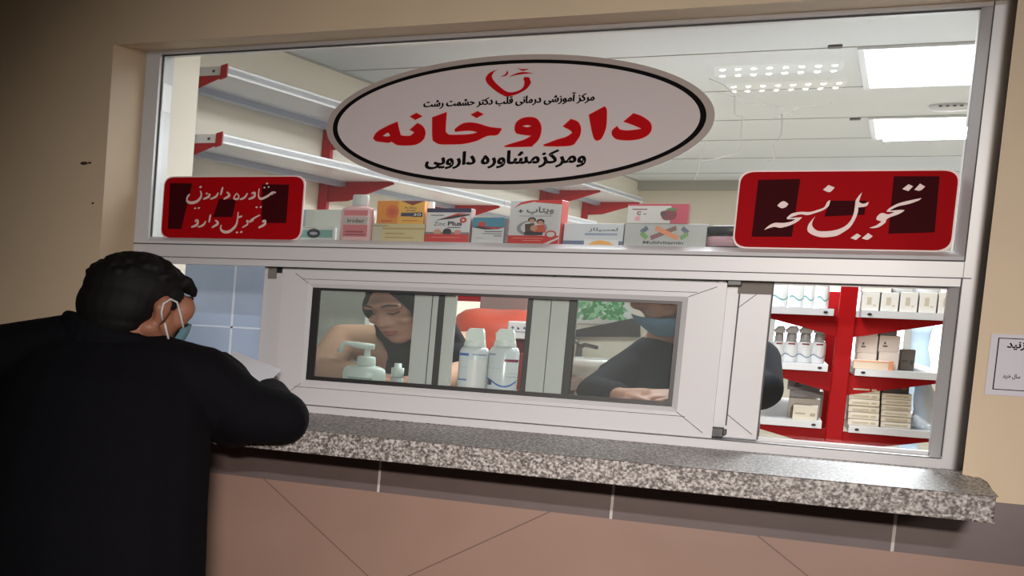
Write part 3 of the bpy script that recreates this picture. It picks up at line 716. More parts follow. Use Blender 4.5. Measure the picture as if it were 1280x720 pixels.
ls = [(F_, [(405, 150)], 17), (F_, [(405, 188), (412, 240), (372, 292), (312, 308), (272, 290), (275, 250), (296, 222)], 24), (F_, [(462, 212), (492, 208), (488, 245), (432, 272)], 24), (F_, [(582, 205), (560, 245), (502, 272)], 18), (F_, [(628, 150), (606, 232)], 22), (F_, [(668, 200), (694, 235), (636, 272)], 22),
      (F_, [(765, 212), (738, 262), (775, 270), (788, 240), (762, 210)], 16), (F_, [(352, 363)], 14), (F_, [(388, 360)], 14),
      (F_, [(350, 485), (378, 490), (368, 528), (312, 552)], 24), (F_, [(458, 490), (432, 530), (380, 552)], 18), (F_, [(505, 425), (490, 505)], 22), (F_, [(552, 482), (580, 515), (518, 555)], 22), (F_, [(782, 400), (765, 520), (705, 588), (645, 600), (608, 572), (612, 530)], 24),
      (F_, [(782, 455), (822, 440)], 16), (F_, [(770, 604)], 15), (F_, [(812, 600)], 15),
      (G_, [(235, 212), (205, 255), (158, 275)], 18), (G_, [(278, 212), (308, 212), (300, 248), (245, 272)], 24), (G_, [(352, 165), (346, 240), (372, 268), (440, 238), (482, 205), (518, 205)], 20), (G_, [(430, 116)], 14), (G_, [(404, 156)], 13), (G_, [(446, 150)], 13), (G_, [(326, 353)], 14), (G_, [(368, 350)], 14),
      (G_, [(385, 490), (412, 492), (404, 525), (345, 558)], 24), (G_, [(360, 430), (300, 462), (262, 490), (250, 500)], 16), (G_, [(298, 478), (258, 498), (230, 490), (235, 522), (182, 555)], 18)]
ls += [(F_, [(468, 216)], 15), (F_, [(358, 492)], 15), (F_, [(678, 212)], 9), (F_, [(560, 492)], 9), (G_, [(286, 214)], 15), (G_, [(392, 496)], 15), (G_, [(506, 205)], 17), (G_, [(490, 214), (470, 226)], 16), (G_, [(246, 498)], 12)]
fp = lambda x, y: (200 + x / 8, 215 + y / 8)
gp = lambda x, y: (280 + x / 8, 215 + y / 8)
red_sign('red_sign', 'smaller red sign with two lines of pale script at left of glass', [(206, 221.5), (379.5, 221), (375, 299.5), (201.5, 297)],
         [[fp(100, 110), fp(322, 114), fp(212, 570), fp(78, 570)], [gp(380, 124), gp(650, 124), gp(622, 510), gp(375, 510)], [fp(592, 268), fp(760, 275), fp(722, 450), fp(528, 450)]], [], ls)

# paper notice on the right wall
pa, pc = at(1241, 417, WF - 0.003), at(1229, 495, WF - 0.003)
nx0, nz1, nz0 = (pa.x + pc.x) / 2, pa.z, pc.z + 0.004
nt_ = thing('paper_notice', 'white paper notice with thin black border taped to the right wall', 'notice', (nx0 + 0.1, WF - 0.002, nz0))
b = MB(); b.box(nx0, nx0 + 0.26, WF - 0.0022, WF - 0.0005, nz0, nz1); b.build('sheet', mat('notice_paper', srgb(212, 208, 216), 0.6), nt_)
b = MB(); e0 = 0.012; yb_ = WF - 0.0026
for (xa, xb, za, zb) in ((nx0 + e0, nx0 + e0 + .002, nz0 + e0, nz1 - e0 * .7), (nx0 + .246, nx0 + .248, nz0 + e0, nz1 - e0 * .7), (nx0 + e0, nx0 + .248, nz1 - e0 * .7 - .0018, nz1 - e0 * .7), (nx0 + e0, nx0 + .248, nz0 + e0, nz0 + e0 + .0018)): b.box(xa, xb, yb_, yb_ + 0.0004, za, zb)
b.build('border', sign_black, nt_)
b = MB(); sign_text(b, 'لطفا زنگ بزنید'.replace('ط', 'ت').replace('ف', 'ق'), (1258, 437), (1327, 441), 13, WF - 0.0025, 0.03) if False else sign_text(b, 'بزنید', (1258, 437.5), (1286, 439), 11, WF - 0.0025, 0.03)
sign_text(b, 'سال خرید', (1253, 473.5), (1275, 475), 7, WF - 0.0025, 0.02)
b.build('lettering', sign_black, nt_)

# ------------------------------------------------------------------ medicine boxes on the ledge
card_white = mat('card_white', srgb(226, 226, 224), 0.4)
def col(r, g, bb): return mat('card_%d_%d_%d' % (r, g, bb), srgb(r, g, bb), 0.4)
def carton(name, label, px0, px1, py0, py1, Y, depth, mats, deco=None, zb=LEDGE, rot=0.0, cat='medicine box', group=None, top=None, bevel=0.0012, side=None):
    # px0..px1 across the front at its base, py0 top, py1 base
    a, c = at(px0, py1, Y), at(px1, py1, Y); z1 = at((px0 + px1) / 2, py0, Y).z
    w = (c.x - a.x) / math.cos(rot); h = z1 - zb
    u = Vector((math.cos(rot), math.sin(rot), 0)); n = Vector((-math.sin(rot), math.cos(rot), 0)); org = Vector((a.x, Y, zb))
    t = thing(name, label, cat, org + u * w / 2 + n * depth / 2, group)
    S = lambda s_, v_, d_=0.0: org + u * (s_ * w) + Vector((0, 0, v_ * h)) - n * d_
    b = MB(); b.hexa([S(0, 0), S(1, 0), S(0, 0, -depth), S(1, 0, -depth), S(0, 1), S(1, 1), S(0, 1, -depth), S(1, 1, -depth)], 0)
    b.build('box_body', mats[0], t, bevel=bevel)
    if side is not None:
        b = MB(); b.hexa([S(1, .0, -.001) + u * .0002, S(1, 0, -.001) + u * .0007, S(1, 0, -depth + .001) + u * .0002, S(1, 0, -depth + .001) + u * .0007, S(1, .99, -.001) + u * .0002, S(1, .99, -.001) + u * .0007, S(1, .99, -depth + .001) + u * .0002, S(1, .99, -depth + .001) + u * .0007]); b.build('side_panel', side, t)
    if deco:
        d = MB(); lay = [0]
        def poly(P, mi):
            lay[0] += 1; d.flat([S(x, y, 0.0003 + 0.00012 * lay[0]) for x, y in P], mi)
        def rect(x0, y0, x1, y1, mi): poly([(x0, y0), (x1, y0), (x1, y1), (x0, y1)], mi)
        def disc(x, y, r, mi, ry=None, n=20): poly([(x + r * math.cos(2 * math.pi * i / n), y + (ry or r) * math.sin(2 * math.pi * i / n)) for i in range(n)], mi)
        def txt(s_, x0, y0, x1, y1, mi, bold=0.01):
            lay[0] += 1; d.text(s_, S(x0, y0, 0.0003 + 0.00012 * lay[0]), u, (0, 0, 1), (x1 - x0) * w, (y1 - y0) * h, mi, bold)
        deco(poly, rect, disc, txt)
        d.build('printed_front', mats, t)
    return t
Yb = 0.06
K = [col(226, 226, 224), col(30, 32, 60), col(190, 40, 40), col(40, 36, 40)]
def d_teal(poly, rect, disc, txt):
    rect(.0, .18, 1, .78, 1); disc(.52, .5, .17, 2, .36); disc(.52, .5, .1, 3, .12); rect(.1, .9, .55, .93, 2)
carton('medicine_box', 'flat teal and white box with black disc beside the left red sign', 366, 415, 283.5, 300.5, Yb, .05, [col(206, 212, 206), col(120, 170, 160), col(24, 26, 40), col(160, 165, 175)], d_teal)
pkY = Yb + .03
pa_, pb_ = at(425, 300, pkY), at(466, 300, pkY); pcx, pr_ = (pa_.x + pb_.x) / 2, (pb_.x - pa_.x) / 2
zsh_ = at(445, 259, pkY).z - LEDGE; zc0 = at(447, 256, pkY).z - LEDGE; zc1 = at(447, 243.5, pkY).z - LEDGE
pk_ = thing('pink_bottle', 'pale pink flat bottle with name label and grey cap by the teal box', 'bottle', (pcx, pkY, LEDGE))
b = MB(); nb = 32; prof = [(.96, 0), (1, .004), (1, zsh_ * .86), (.93, zsh_ * .95), (.72, zsh_), (.36, zsh_ + .004)]
for r_, z_ in prof:
    for q in range(nb):
        a_ = 2 * math.pi * q / nb; sq = lambda v: math.copysign(abs(v) ** .45, v)
        b.v.append(Vector((pcx + pr_ * r_ * sq(math.cos(a_)), pkY + .026 * r_ * sq(math.sin(a_)), LEDGE + z_)))
for q in range(len(prof) - 1):
    for w_ in range(nb):
        e_ = (w_ + 1) % nb; b.f.append([q * nb + w_, q * nb + e_, (q + 1) * nb + e_, (q + 1) * nb + w_]); b.m.append(0); b.sm.append(True)
b.f.append(list(range(nb))); b.m.append(0); b.sm.append(False); b.f.append([(len(prof) - 1) * nb + w_ for w_ in range(nb)]); b.m.append(0); b.sm.append(False)
b.build('bottle_body', mat('pink_plastic', srgb(232, 190, 190), .25), pk_)
b = MB(); b.lathe([(pr_ * .46, zc0 - .004), (pr_ * .5, zc0), (pr_ * .5, zc1 - .003), (pr_ * .44, zc1)], (pcx + .004, pkY, LEDGE), 24, ey=.55); b.build('cap', mat('grey_white_cap', srgb(206, 210, 208), .4), pk_)
b = MB(); yl = pkY - .0266
def prect(x0, y0, x1, y1, mi, k): b.add([(pcx + pr_ * x0, yl - k * .00012, LEDGE + zsh_ * y0), (pcx + pr_ * x1, yl - k * .00012, LEDGE + zsh_ * y0), (pcx + pr_ * x1, yl - k * .00012, LEDGE + zsh_ * y1), (pcx + pr_ * x0, yl - k * .00012, LEDGE + zsh_ * y1)], [(0, 1, 2, 3)], mi)
prect(-.74, .74, .7, .9, 0, 1); prect(-.74, .48, .74, .7, 1, 1); prect(-.74, .12, .74, .47, 0, 1); prect(-.6, .24, .5, .29, 3, 2); prect(-.6, .16, .62, .2, 3, 2)
b.text('Irider', (pcx - pr_ * .5, yl - .0003, LEDGE + zsh_ * .53), (1, 0, 0), (0, 0, 1), pr_ * 1.05, zsh_ * .12, 2, .012)
b.build('label_print', [col(206, 116, 122), col(190, 180, 172), col(50, 50, 56), col(150, 60, 70)], pk_)
def d_beige(poly, rect, disc, txt):
    rect(.2, .0, 1, 1, 1); rect(.2, .68, 1, .76, 2); rect(.26, .42, .62, .46, 3); rect(.26, .2, .8, .235, 3); rect(.0, .85, .3, .89, 3)
tb = carton('medicine_box', 'beige box with fine brown lines underneath the orange box', 464, 529.5, 279.5, 302.5, Yb, .055, [col(200, 192, 170), col(208, 192, 140), col(180, 150, 90), col(140, 116, 70)], d_beige)
zt = at(497, 279.5, Yb).z
def d_orange(poly, rect, disc, txt):
    rect(.45, .0, 1, 1, 1); poly([(.5, 1), (1, 1), (.75, .8)], 2); disc(.33, .52, .14, 3, .3); disc(.33, .52, .08, 4, .15); txt('A-Zinc', .58, .66, .84, .74, 5, .02); txt('2000', .62, .54, .82, .61, 5, .01); rect(.52, .32, .76, .48, 5); rect(.76, .30, .97, .5, 6); txt('30', .78, .34, .94, .46, 7); rect(.1, .08, .34, .14, 4); rect(.55, .12, .9, .15, 4)
carton('medicine_box', 'bright orange and yellow box standing on the beige box', 470, 529, 251, 279.5, Yb, .05, [col(226, 140, 32), col(232, 176, 60), col(120, 24, 30), col(214, 104, 40), col(200, 80, 30), col(30, 40, 80), col(24, 24, 28), col(220, 220, 220)], d_orange, zb=zt)
carton('medicine_box', 'plain white box peeking out behind the orange box', 520, 537.5, 252, 303, Yb + .062, .03, [col(232, 234, 230)])
def d_zinc(poly, rect, disc, txt):
    rect(0, .88, 1, 1, 1); poly([(.2, .64), (.55, .78), (.98, .84), (.98, .8), (.6, .7)], 3); poly([(.4, .72), (.7, .86), (.98, .86), (.7, .8)], 2); disc(.84, .66, .08, 2, .085); disc(.84, .66, .03, 0, .03)
    txt('Zinc', .18, .49, .45, .6, 3, .0); txt('Plus', .5, .49, .82, .62, 3, .035); rect(.5, .43, .8, .45, 3); rect(0, .2, 1, .3, 5); disc(.28, .3, .09, 4, .09); disc(.5, .31, .1, 3, .1); disc(.74, .3, .08, 6, .07); rect(0, 0, 1, .24, 2); rect(.15, .14, .8, .155, 7); rect(.1, .78, .4, .81, 5)
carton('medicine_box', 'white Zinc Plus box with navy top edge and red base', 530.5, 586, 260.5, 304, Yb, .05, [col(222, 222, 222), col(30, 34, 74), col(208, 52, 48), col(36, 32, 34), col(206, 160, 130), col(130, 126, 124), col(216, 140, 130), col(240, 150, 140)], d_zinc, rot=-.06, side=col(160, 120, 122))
def d_fish(poly, rect, disc, txt):
    rect(0, .62, 1, 1, 1); disc(.3, .72, .12, 2, .12); poly([(.0, .62), (.25, .66), (1, .62), (.8, .55), (.4, .53)], 3); poly([(.3, .64), (1, .62), (.7, .56)], 2); rect(.4, .44, .95, .47, 4); rect(.36, .36, .95, .385, 4); rect(.7, .27, .95, .30, 4); rect(.1, .2, .4, .21, 4)
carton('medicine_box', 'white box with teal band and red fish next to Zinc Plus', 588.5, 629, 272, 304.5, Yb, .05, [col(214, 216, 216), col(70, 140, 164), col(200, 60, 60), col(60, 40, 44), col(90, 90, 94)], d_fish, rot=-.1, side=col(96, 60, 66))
def d_vit(poly, rect, disc, txt):
    poly([(.05, .8), (.2, .9), (.5, .97), (1, .97), (1, 1), (.4, 1), (.2, .95)], 1); poly([(.5, .95), (1, .9), (1, 1), (.4, 1)], 1)
    txt('ویتاپ', .33, .66, .86, .85, 2, .02); txt('+', .16, .71, .26, .79, 2, .03); rect(.2, .63, .84, .645, 3); disc(.46, .36, .3, 3, .18); disc(.48, .37, .24, 0, .15)
    disc(.45, .55, .08, 4, .06); disc(.62, .51, .08, 4, .06); disc(.45, .53, .055, 5, .045); disc(.62, .49, .055, 5, .04); poly([(.32, .45), (.5, .48), (.54, .25), (.34, .25)], 6); poly([(.52, .42), (.7, .45), (.74, .27), (.5, .24)], 7); disc(.5, .36, .07, 5, .07); rect(.32, .2, .68, .27, 8)
    rect(0, 0, 1, .19, 1); disc(.84, .22, .11, 1, .09); disc(.84, .22, .08, 0, .06); poly([(.7, .0), (.8, .0), (1, .12), (1, .16)], 0); rect(.1, .12, .7, .135, 9); rect(.3, .07, .66, .085, 9)
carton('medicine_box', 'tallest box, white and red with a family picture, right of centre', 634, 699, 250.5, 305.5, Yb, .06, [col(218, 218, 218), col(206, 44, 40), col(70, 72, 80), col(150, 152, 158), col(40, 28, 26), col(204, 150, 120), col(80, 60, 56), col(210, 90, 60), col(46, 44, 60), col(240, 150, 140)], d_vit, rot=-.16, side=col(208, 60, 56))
def d_blue(poly, rect, disc, txt):
    rect(0, 0, 1, .2, 1); rect(.36, .0, .93, .26, 2); poly([(.43, 0), (.5, .16), (.62, .24), (.78, .16), (.86, .0)], 3); txt('لمسیلاز', .42, .62, .9, .82, 4, .02); rect(.36, .46, .9, .56, 5)
carton('medicine_box', 'grey blue box with orange dome picture beside the family box', 703, 778, 279.5, 306.5, Yb, .05, [col(196, 202, 206), col(70, 90, 130), col(216, 218, 214), col(226, 160, 40), col(50, 56, 80), col(130, 144, 168)], d_blue)
def d_multi(poly, rect, disc, txt):
    def bar(x0, y0, x1, y1, t, mi):
        dx, dy = x1 - x0, y1 - y0; l = math.hypot(dx * 4, dy); px_, py_ = -dy / l * t / 4, dx * 4 / l * t
        poly([(x0 - px_, y0 - py_), (x1 - px_, y1 - py_), (x1 + px_, y1 + py_), (x0 + px_, y0 + py_)], mi)
    bar(.205, .6, .28, .82, .1, 1); bar(.205, .58, .285, .36, .1, 2); bar(.7, .82, .775, .6, .1, 1); bar(.69, .36, .775, .58, .1, 2); bar(.33, .36, .63, .82, .1, 3); bar(.38, .82, .66, .36, .1, 4)
    txt('Multivitamin', .24, .1, .73, .24, 5, .03)
mt = carton('medicine_box', 'long grey Multivitamin box with a coloured crossed ribbon', 779, 882, 279.5, 307.5, Yb, .06, [col(176, 180, 176), col(48, 70, 110), col(90, 150, 60), col(120, 44, 44), col(226, 130, 60), col(30, 30, 30)], d_multi)
zt = at(830, 279.5, Yb).z
def d_cbox(poly, rect, disc, txt):
    rect(0, .9, .8, 1, 1); rect(.72, 0, 1, 1, 1); txt('C', .16, .42, .23, .62, 2, .06); rect(.08, .7, .33, .75, 2); disc(.18, .24, .05, 3, .12); rect(.27, .46, .32, .5, 4); disc(.66, .42, .09, 2, .26); disc(.72, .45, .1, 2, .28); disc(.6, .5, .05, 4, .14); poly([(.62, .72), (.7, .8), (.84, .76), (.76, .62)], 5)
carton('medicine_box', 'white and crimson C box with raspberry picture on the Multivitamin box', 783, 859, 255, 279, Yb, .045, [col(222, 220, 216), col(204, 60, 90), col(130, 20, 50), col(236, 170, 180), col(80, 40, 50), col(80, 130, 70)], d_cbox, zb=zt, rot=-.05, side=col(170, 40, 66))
c = at(912, 308, Yb + .03); jr = 0.052; jh = at(912, 283, Yb + .03).z - LEDGE
j = thing('pill_jar', 'black capped jar with pale label beside the right red sign', 'jar', (c.x, c.y, LEDGE))
b = MB(); b.lathe([(jr * .9, 0), (jr, .003), (jr, jh * .55), (jr * .9, jh * .62)], (c.x, c.y, LEDGE)); b.build('jar_body', mat('brown_glass', srgb(40, 30, 30), 0.2), j)
b = MB(); b.lathe([(jr * 1.01, jh * .05), (jr * 1.01, jh * .5)], (c.x, c.y, LEDGE)); b.build('label', col(214, 170, 184), j)
b = MB(); b.lathe([(jr * .95, jh * .63), (jr * .98, jh * .66), (jr * .98, jh * .95), (jr * .9, jh)], (c.x, c.y, LEDGE)); b.build('cap', mat('dark_cap', srgb(46, 48, 50), 0.4), j)

# ------------------------------------------------------------------ blue tiled partition at left
ty = 1.05
tx1 = at(456.5, 400, ty).x; tz1 = at(400, 262, ty).z
tmid = at(372, 400, ty).x
b = MB(); b.box(tmid, tx1, ty - .004, ty + .08, 0, tz1)
tag(b.build('grey_panel', mat('grey_panel', srgb(176, 182, 176), .5), loc=(tmid, ty, 0)), 'plain grey panel behind the woman, at the end of the tiled partition', 'panel')
tx1 = tmid - .001
b = MB(); b.box(-1.7, tx1, ty, ty + 0.08, 0, tz1)
gxs = at(290, 400, ty).x; gzs = at(290, 409, ty).z
for k in range(-3, 3):
    x = gxs + k * 0.36
    if x < tx1: b.box(x - .004, x + .004, ty - .0006, ty + .001, 0, tz1, 1)
for k in range(-4, 2): b.box(-1.7, tx1, ty - .0006, ty + .001, gzs + k * .34 - .003, gzs + k * .34 + .003, 1)
tag(b.build('tiled_partition', [blue_tile, blue_grout], loc=(-1, ty, 0)), 'pale blue tiled partition wall seen through the open left gap', 'partition')

# ------------------------------------------------------------------ long shelving on the left wall
shl = thing('wall_shelving', 'long white shelving on red brackets along the left inner wall', 'shelving', (-1.1, 3, 1.9))
def shx(y): return -0.935 + 0.113 * (y - 0.6)
ZL = (2.214, 1.984)
for li, z in enumerate(ZL):
    ybays = [0.60, 2.42, 4.05, 6.20, 7.35] if li == 0 else [0.60, 2.42, 4.05, 6.10]
    for k in range(len(ybays) - 1):
        y0, y1 = ybays[k] + 0.004, ybays[k + 1] - 0.004
        th = 0.022
        b = MB()
        b.hexa([(wallx(y0) + .02, y0, z - th), (shx(y0), y0, z - th), (wallx(y1) + .02, y1, z - th), (shx(y1), y1, z - th), (wallx(y0) + .02, y0, z), (shx(y0), y0, z), (wallx(y1) + .02, y1, z), (shx(y1), y1, z)])
        b.hexa([(shx(y0) - .012, y0, z - th - .006), (shx(y0), y0, z - th - .006), (shx(y1) - .012, y1, z - th - .006), (shx(y1), y1, z - th - .006), (shx(y0) - .012, y0, z + .006), (shx(y0), y0, z + .006), (shx(y1) - .012, y1, z + .006), (shx(y1), y1, z + .006)])
        b.build('shelf', white_steel, shl, bevel=0.002)
        b = MB(); q = .075
        b.hexa([(wallx(y0) + q, y0, z - th - .022), (wallx(y0) + q + .03, y0, z - th - .022), (wallx(y1) + q, y1, z - th - .022), (wallx(y1) + q + .03, y1, z - th - .022), (wallx(y0) + q, y0, z - th), (wallx(y0) + q + .03, y0, z - th), (wallx(y1) + q, y1, z - th), (wallx(y1) + q + .03, y1, z - th)])
        b.build('stiffener', mat('blue_grey_steel', srgb(150, 158, 176), .35), shl)
    for k, y in enumerate(ybays):
        b = MB(); xw, xf = wallx(y) + .02, shx(y) - .02
        b.prism([(xw, y - .004, z - th), (xf, y - .004, z - th), (xf, y - .004, z - th - .012), (xw + .10, y - .004, z - th - .085), (xw, y - .004, z - th - .09)], (0, .008, 0))
        b.build('bracket', red_steel, shl)
    b = MB(); b.box(shx(.6) - .13, shx(.6) - .006, .592, .599, z - th - .004, z + .004); b.ball((shx(.6) - .045, .592, z - .012), .005, 1); b.build('end_plate', [white_steel, bolt_m], shl)
    b = MB(); b.prism([(shx(.6) - .022, .588, z - th - .02), (shx(.6), .588, z - th - .012), (shx(.6) + .001, .588, z + .012), (shx(.6) - .02, .588, z + .006)], (0, .01, 0)); b.build('end_cap', red_steel, shl)
for y in (2.42, 4.05, 6.20, 7.35):
    b = MB(); b.box(wallx(y) + .0, wallx(y) + .035, y - .025, y + .025, 0.1, 2.3); b.build('upright', red_steel, shl)

# ------------------------------------------------------------------ red shelf unit behind the right sash
gy = 1.30
def zpx(px, py, Y=gy): return at(px, py, Y).z
gond = thing('shelf_unit', 'red steel shelf unit with white shelves standing behind the right sash', 'shelf unit', (at(1045, 450, gy).x, gy + .6, 0))
gx0, gx1 = at(1043, 450, gy).x - .002, at(1063, 450, gy).x + .002
b = MB(); b.box(gx0, gx1, gy + .02, gy + .08, 0, zpx(1055, 355)); b.build('post', red_steel, gond, bevel=.003)
b = MB(); b.box(gx0, gx1, gy + 1.5, gy + 1.56, 0, zpx(1055, 355)); b.build('post', red_steel, gond, bevel=.003)
xl, xr = at(955, 420, gy).x, at(1172, 420, gy).x + .02
levels = {'L': [zpx(1000, 384.5), zpx(1000, 454), zpx(990, 524.5)], 'R': [zpx(1120, 389.5), zpx(1110, 463), zpx(1110, 535.5)]}
for sd in 'LR':
    for k, z in enumerate(levels[sd]):
        x0, x1 = (xl - .03, gx0 - .012) if sd == 'L' else (gx1 + .012, xr + .015)
        b = MB(); b.box(x0, x1, gy, gy + 1.56, z - .022, z)
        xe = x1 - .02 if sd == 'L' else x0 + .02
        b.ball((xe, gy - .001, z - .011), (.006, .002, .004), 1)
        b.build('shelf', [white_steel, bolt_m], gond, bevel=.002)
        xt, xm = (x0 + .01, gx0) if sd == 'L' else (x1 - .01, gx1)
        b = MB(); b.prism([(xm, gy + .03, z - .022), (xt, gy + .03, z - .022), (xt, gy + .03, z - .03), (xm, gy + .03, z - .085)], (0, .006, 0)); b.build('bracket', red_steel, gond)
        b = MB(); b.prism([(xm, gy + 1.5, z - .022), (xt, gy + 1.5, z - .022), (xt, gy + 1.5, z - .03), (xm, gy + 1.5, z - .085)], (0, .006, 0)); b.build('bracket', red_steel, gond)

def plain_box(name, label, px0, px1, py0, py1, z, Y, depth, m, print_m=None, deco=None, cat='carton'):
    return carton(name, label, px0, px1, py0, py1, Y, depth, [m] + ([print_m] if print_m else []), deco, zb=z, cat=cat, bevel=.0015)
def d_small(poly, rect, disc, txt): rect(.3, .32, .56, .74, 1); rect(.66, .26, .8, .34, 1)
def d_tick(poly, rect, disc, txt): rect(.2, .3, .42, .4, 1); rect(.24, .46, .34, .6, 1)
def d_lines(poly, rect, disc, txt): rect(.08, .4, .5, .5, 1); rect(.7, .3, .9, .5, 1)
cw, cwp = col(236, 234, 228), col(206, 196, 176)
order = ['nearest the red post', 'second from the red post', 'third from the red post', 'fourth from the red post', 'at far right, cut by the frame']
zR = levels['R']; zL = levels['L']
for i, (a, c) in enumerate(((1076, 1098), (1100, 1122), (1124, 1146), (1148, 1170), (1172, 1192))):
    plain_box('white_carton', 'white square carton on the top right shelf, ' + order[i], a, c, 365.5, 389, zR[0], gy + .01, .16, cw, cwp, d_small)
zt = zpx(1100, 365.5, gy + .01)
plain_box('flat_carton', 'flat white carton lying on top of the two left square cartons', 1077, 1114, 356, 366, zt, gy + .02, .14, cw)
def jar(px, py, z, Y, r, h, label, capm, name='blue_pot'):
    c = at(px, py, Y); t = thing(name, label, 'pot', (c.x, Y, z))
    b = MB(); b.lathe([(r, 0), (r, h * .6), (r * .8, h * .7)], (c.x, Y, z)); b.build('pot_body', col(226, 228, 232), t)
    b = MB(); b.lathe([(r * .9, h * .7), (r * .92, h * .74), (r * .9, h)], (c.x, Y, z)); b.build('cap', capm, t)
bluecap = mat('blue_cap', srgb(40, 60, 120), .35)
jar(1126, 363, zt, gy + .07, .03, .04, 'blue capped pot on the third white carton, left of its twin', bluecap)
jar(1160, 365, zt, gy + .07, .03, .04, 'blue capped pot on the fourth white carton, right of its twin', bluecap)
# top left shelf: bottles with wavy labels
def wavy_bottle(px0, px1, py0, z, Y, label, capm, cap_style, bodym, strip):
    a, c = at(px0, py0 + 20, Y), at(px1, py0 + 20, Y); w = c.x - a.x; r = w / 2; cx = (a.x + c.x) / 2
    h = at((px0 + px1) / 2, py0, Y).z - z
    t = thing('bottle', label, 'bottle', (cx, Y, z))
    hb = h * (.62 if cap_style else .95)
    b = MB(); b.lathe([(r * .9, 0), (r, .004), (r, hb * .86), (r * .75, hb * .97), (r * .45, hb)], (cx, Y, z), 24, ey=.8); b.build('bottle_body', bodym, t)
    b = MB(); n = 20
    # wavy band wrapped round the front
    for k, (v0, th, mi) in enumerate(((.30, .05, 0), (.80, .07, 1))):
        for i in range(n):
            t0, t1 = i / n, (i + 1) / n
            f = lambda q, off: Vector((cx - math.cos(math.pi * (.1 + .8 * q)) * r * 1.012, Y - math.sin(math.pi * (.1 + .8 * q)) * r * .812, z + hb * (v0 + (.07 * math.sin(q * 7) if mi == 0 else 0) + off)))
            if mi == 1 and not (.3 < t0 < .75): continue
            b.add([f(t0, 0), f(t1, 0), f(t1, th), f(t0, th)], [(0, 1, 2, 3)], mi)
    b.build('label_print', [strip, col(130, 50, 60)], t)
    if cap_style:
        b = MB(); b.lathe([(r * .7, hb - .002), (r * .74, hb + .008), (r * .66, hb + .022), (r * .5, hb + .026), (r * .45, hb + .034)], (cx, Y, z), 18)
        b.prism([(cx - r * .75, Y - .016, z + hb + .026), (cx + r * .7, Y - .016, z + hb + .026), (cx + r * .85, Y - .016, z + h * .93), (cx + r * .5, Y - .016, z + h), (cx - r * .3, Y - .016, z + h * .985), (cx - r * .95, Y - .016, z + h * .90)], (0, .032, 0))
        b.build('spray_head', capm, t, bevel=.003)
    else:
        b = MB(); b.lathe([(r * .5, hb), (r * .5, h * 1.1)], (cx, Y, z), 18); b.build('cap', capm, t)
    return t
wbot = mat('white_bottle', srgb(234, 238, 238), .3); tealp = col(110, 170, 176); greyp = col(110, 130, 160)
names4 = ['behind the sash upright', 'second from the sash upright', 'third from the sash upright', 'next to the red post']
for i, (a, c) in enumerate(((964, 986), (987, 1006), (1004, 1019), (1022, 1037))):
    wavy_bottle(a, c, 346, zL[0], gy + .06, 'white wavy label bottle on the top left shelf, ' + names4[i], card_white, False, wbot, tealp)
greycap = mat('grey_cap', srgb(150, 150, 150), .4)
for i, (a, c) in enumerate(((966, 981), (980, 998), (997, 1016), (1015, 1033))):
    wavy_bottle(a, c, 408, zL[1], gy + .06, 'spray bottle with grey head on middle left shelf, ' + names4[i], greycap, True, mat('pale_bottle', srgb(216, 220, 222), .3), greyp)
# lower left shelf: cartons
grey_c = col(150, 146, 148); tan_c = col(206, 198, 180)
zz = zL[2]
plain_box('beige_carton', 'beige carton in front on the lower left shelf', 990, 1021, 507, 526, zz, gy + .02, .1, tan_c, col(160, 150, 130), d_lines)
plain_box('beige_carton', 'beige carton behind, slightly higher, on the lower left shelf', 984, 1023, 498, 526, zz, gy + .14, .1, col(190, 184, 168), col(150, 140, 124), d_lines)
z2 = zpx(1000, 498, gy + .26)
plain_box('grey_carton', 'grey carton at the base of the grey pair at shelf back', 984, 1026, 488, 526, zz, gy + .27, .2, grey_c, col(80, 78, 82), d_tick)
plain_box('grey_carton', 'grey carton on top of the grey pair at shelf back', 984, 1025, 473, 488, zpx(1004, 488, gy + .27), gy + .27, .2, col(160, 156, 158), col(80, 78, 82), d_tick)
# middle right shelf: square cartons
zz = zR[1]; pk = col(214, 202, 198); pk2 = col(224, 214, 208); ink = col(84, 76, 76)
za = zpx(1083, 441, gy + .05); zb_ = zpx(1083, 419.5, gy + .05)
plain_box('pale_carton', 'pale carton at the bottom of the stack beside the red post', 1069, 1094, 441, 462, zz, gy + .05, .18, pk2, ink)
plain_box('pale_carton', 'pale carton in the middle of the stack beside the red post', 1070.5, 1096, 419.5, 441, za, gy + .05, .18, pk, ink, d_tick)
plain_box('pale_carton', 'pale carton on top of the stack beside the red post', 1072, 1097, 408.5, 419.5, zb_, gy + .05, .18, pk2, ink, d_tick)
za = zpx(1108, 440, gy + .05); zb_ = zpx(1108, 419.5, gy + .05)
plain_box('pale_carton', 'pale carton at the bottom of the second stack on the middle shelf', 1096.5, 1122, 440, 462, zz, gy + .05, .18, pk2, ink)
plain_box('pale_carton', 'pale carton upon another in the second stack on the middle shelf', 1097.5, 1124, 419.5, 440, za, gy + .05, .18, pk, ink, d_tick)
plain_box('dark_carton', 'small dark carton topping the second stack on the middle shelf', 1099, 1121, 406, 419.5, zb_, gy + .06, .12, col(96, 92, 92), col(150, 130, 100), d_tick)
plain_box('orange_carton', 'slim orange edged carton lying in front on the middle right shelf', 1066, 1116, 450.5, 462.5, zz, gy + .005, .04, col(226, 206, 184), col(224, 150, 110), lambda p, r, d, t: (r(.88, 0, 1, 1, 1), r(.02, .8, .9, .92, 1)))
plain_box('grey_carton', 'dark grey carton at the right end of the middle shelf', 1124, 1142, 437, 464, zz, gy + .1, .1, col(120, 116, 114), col(90, 88, 86), d_lines)
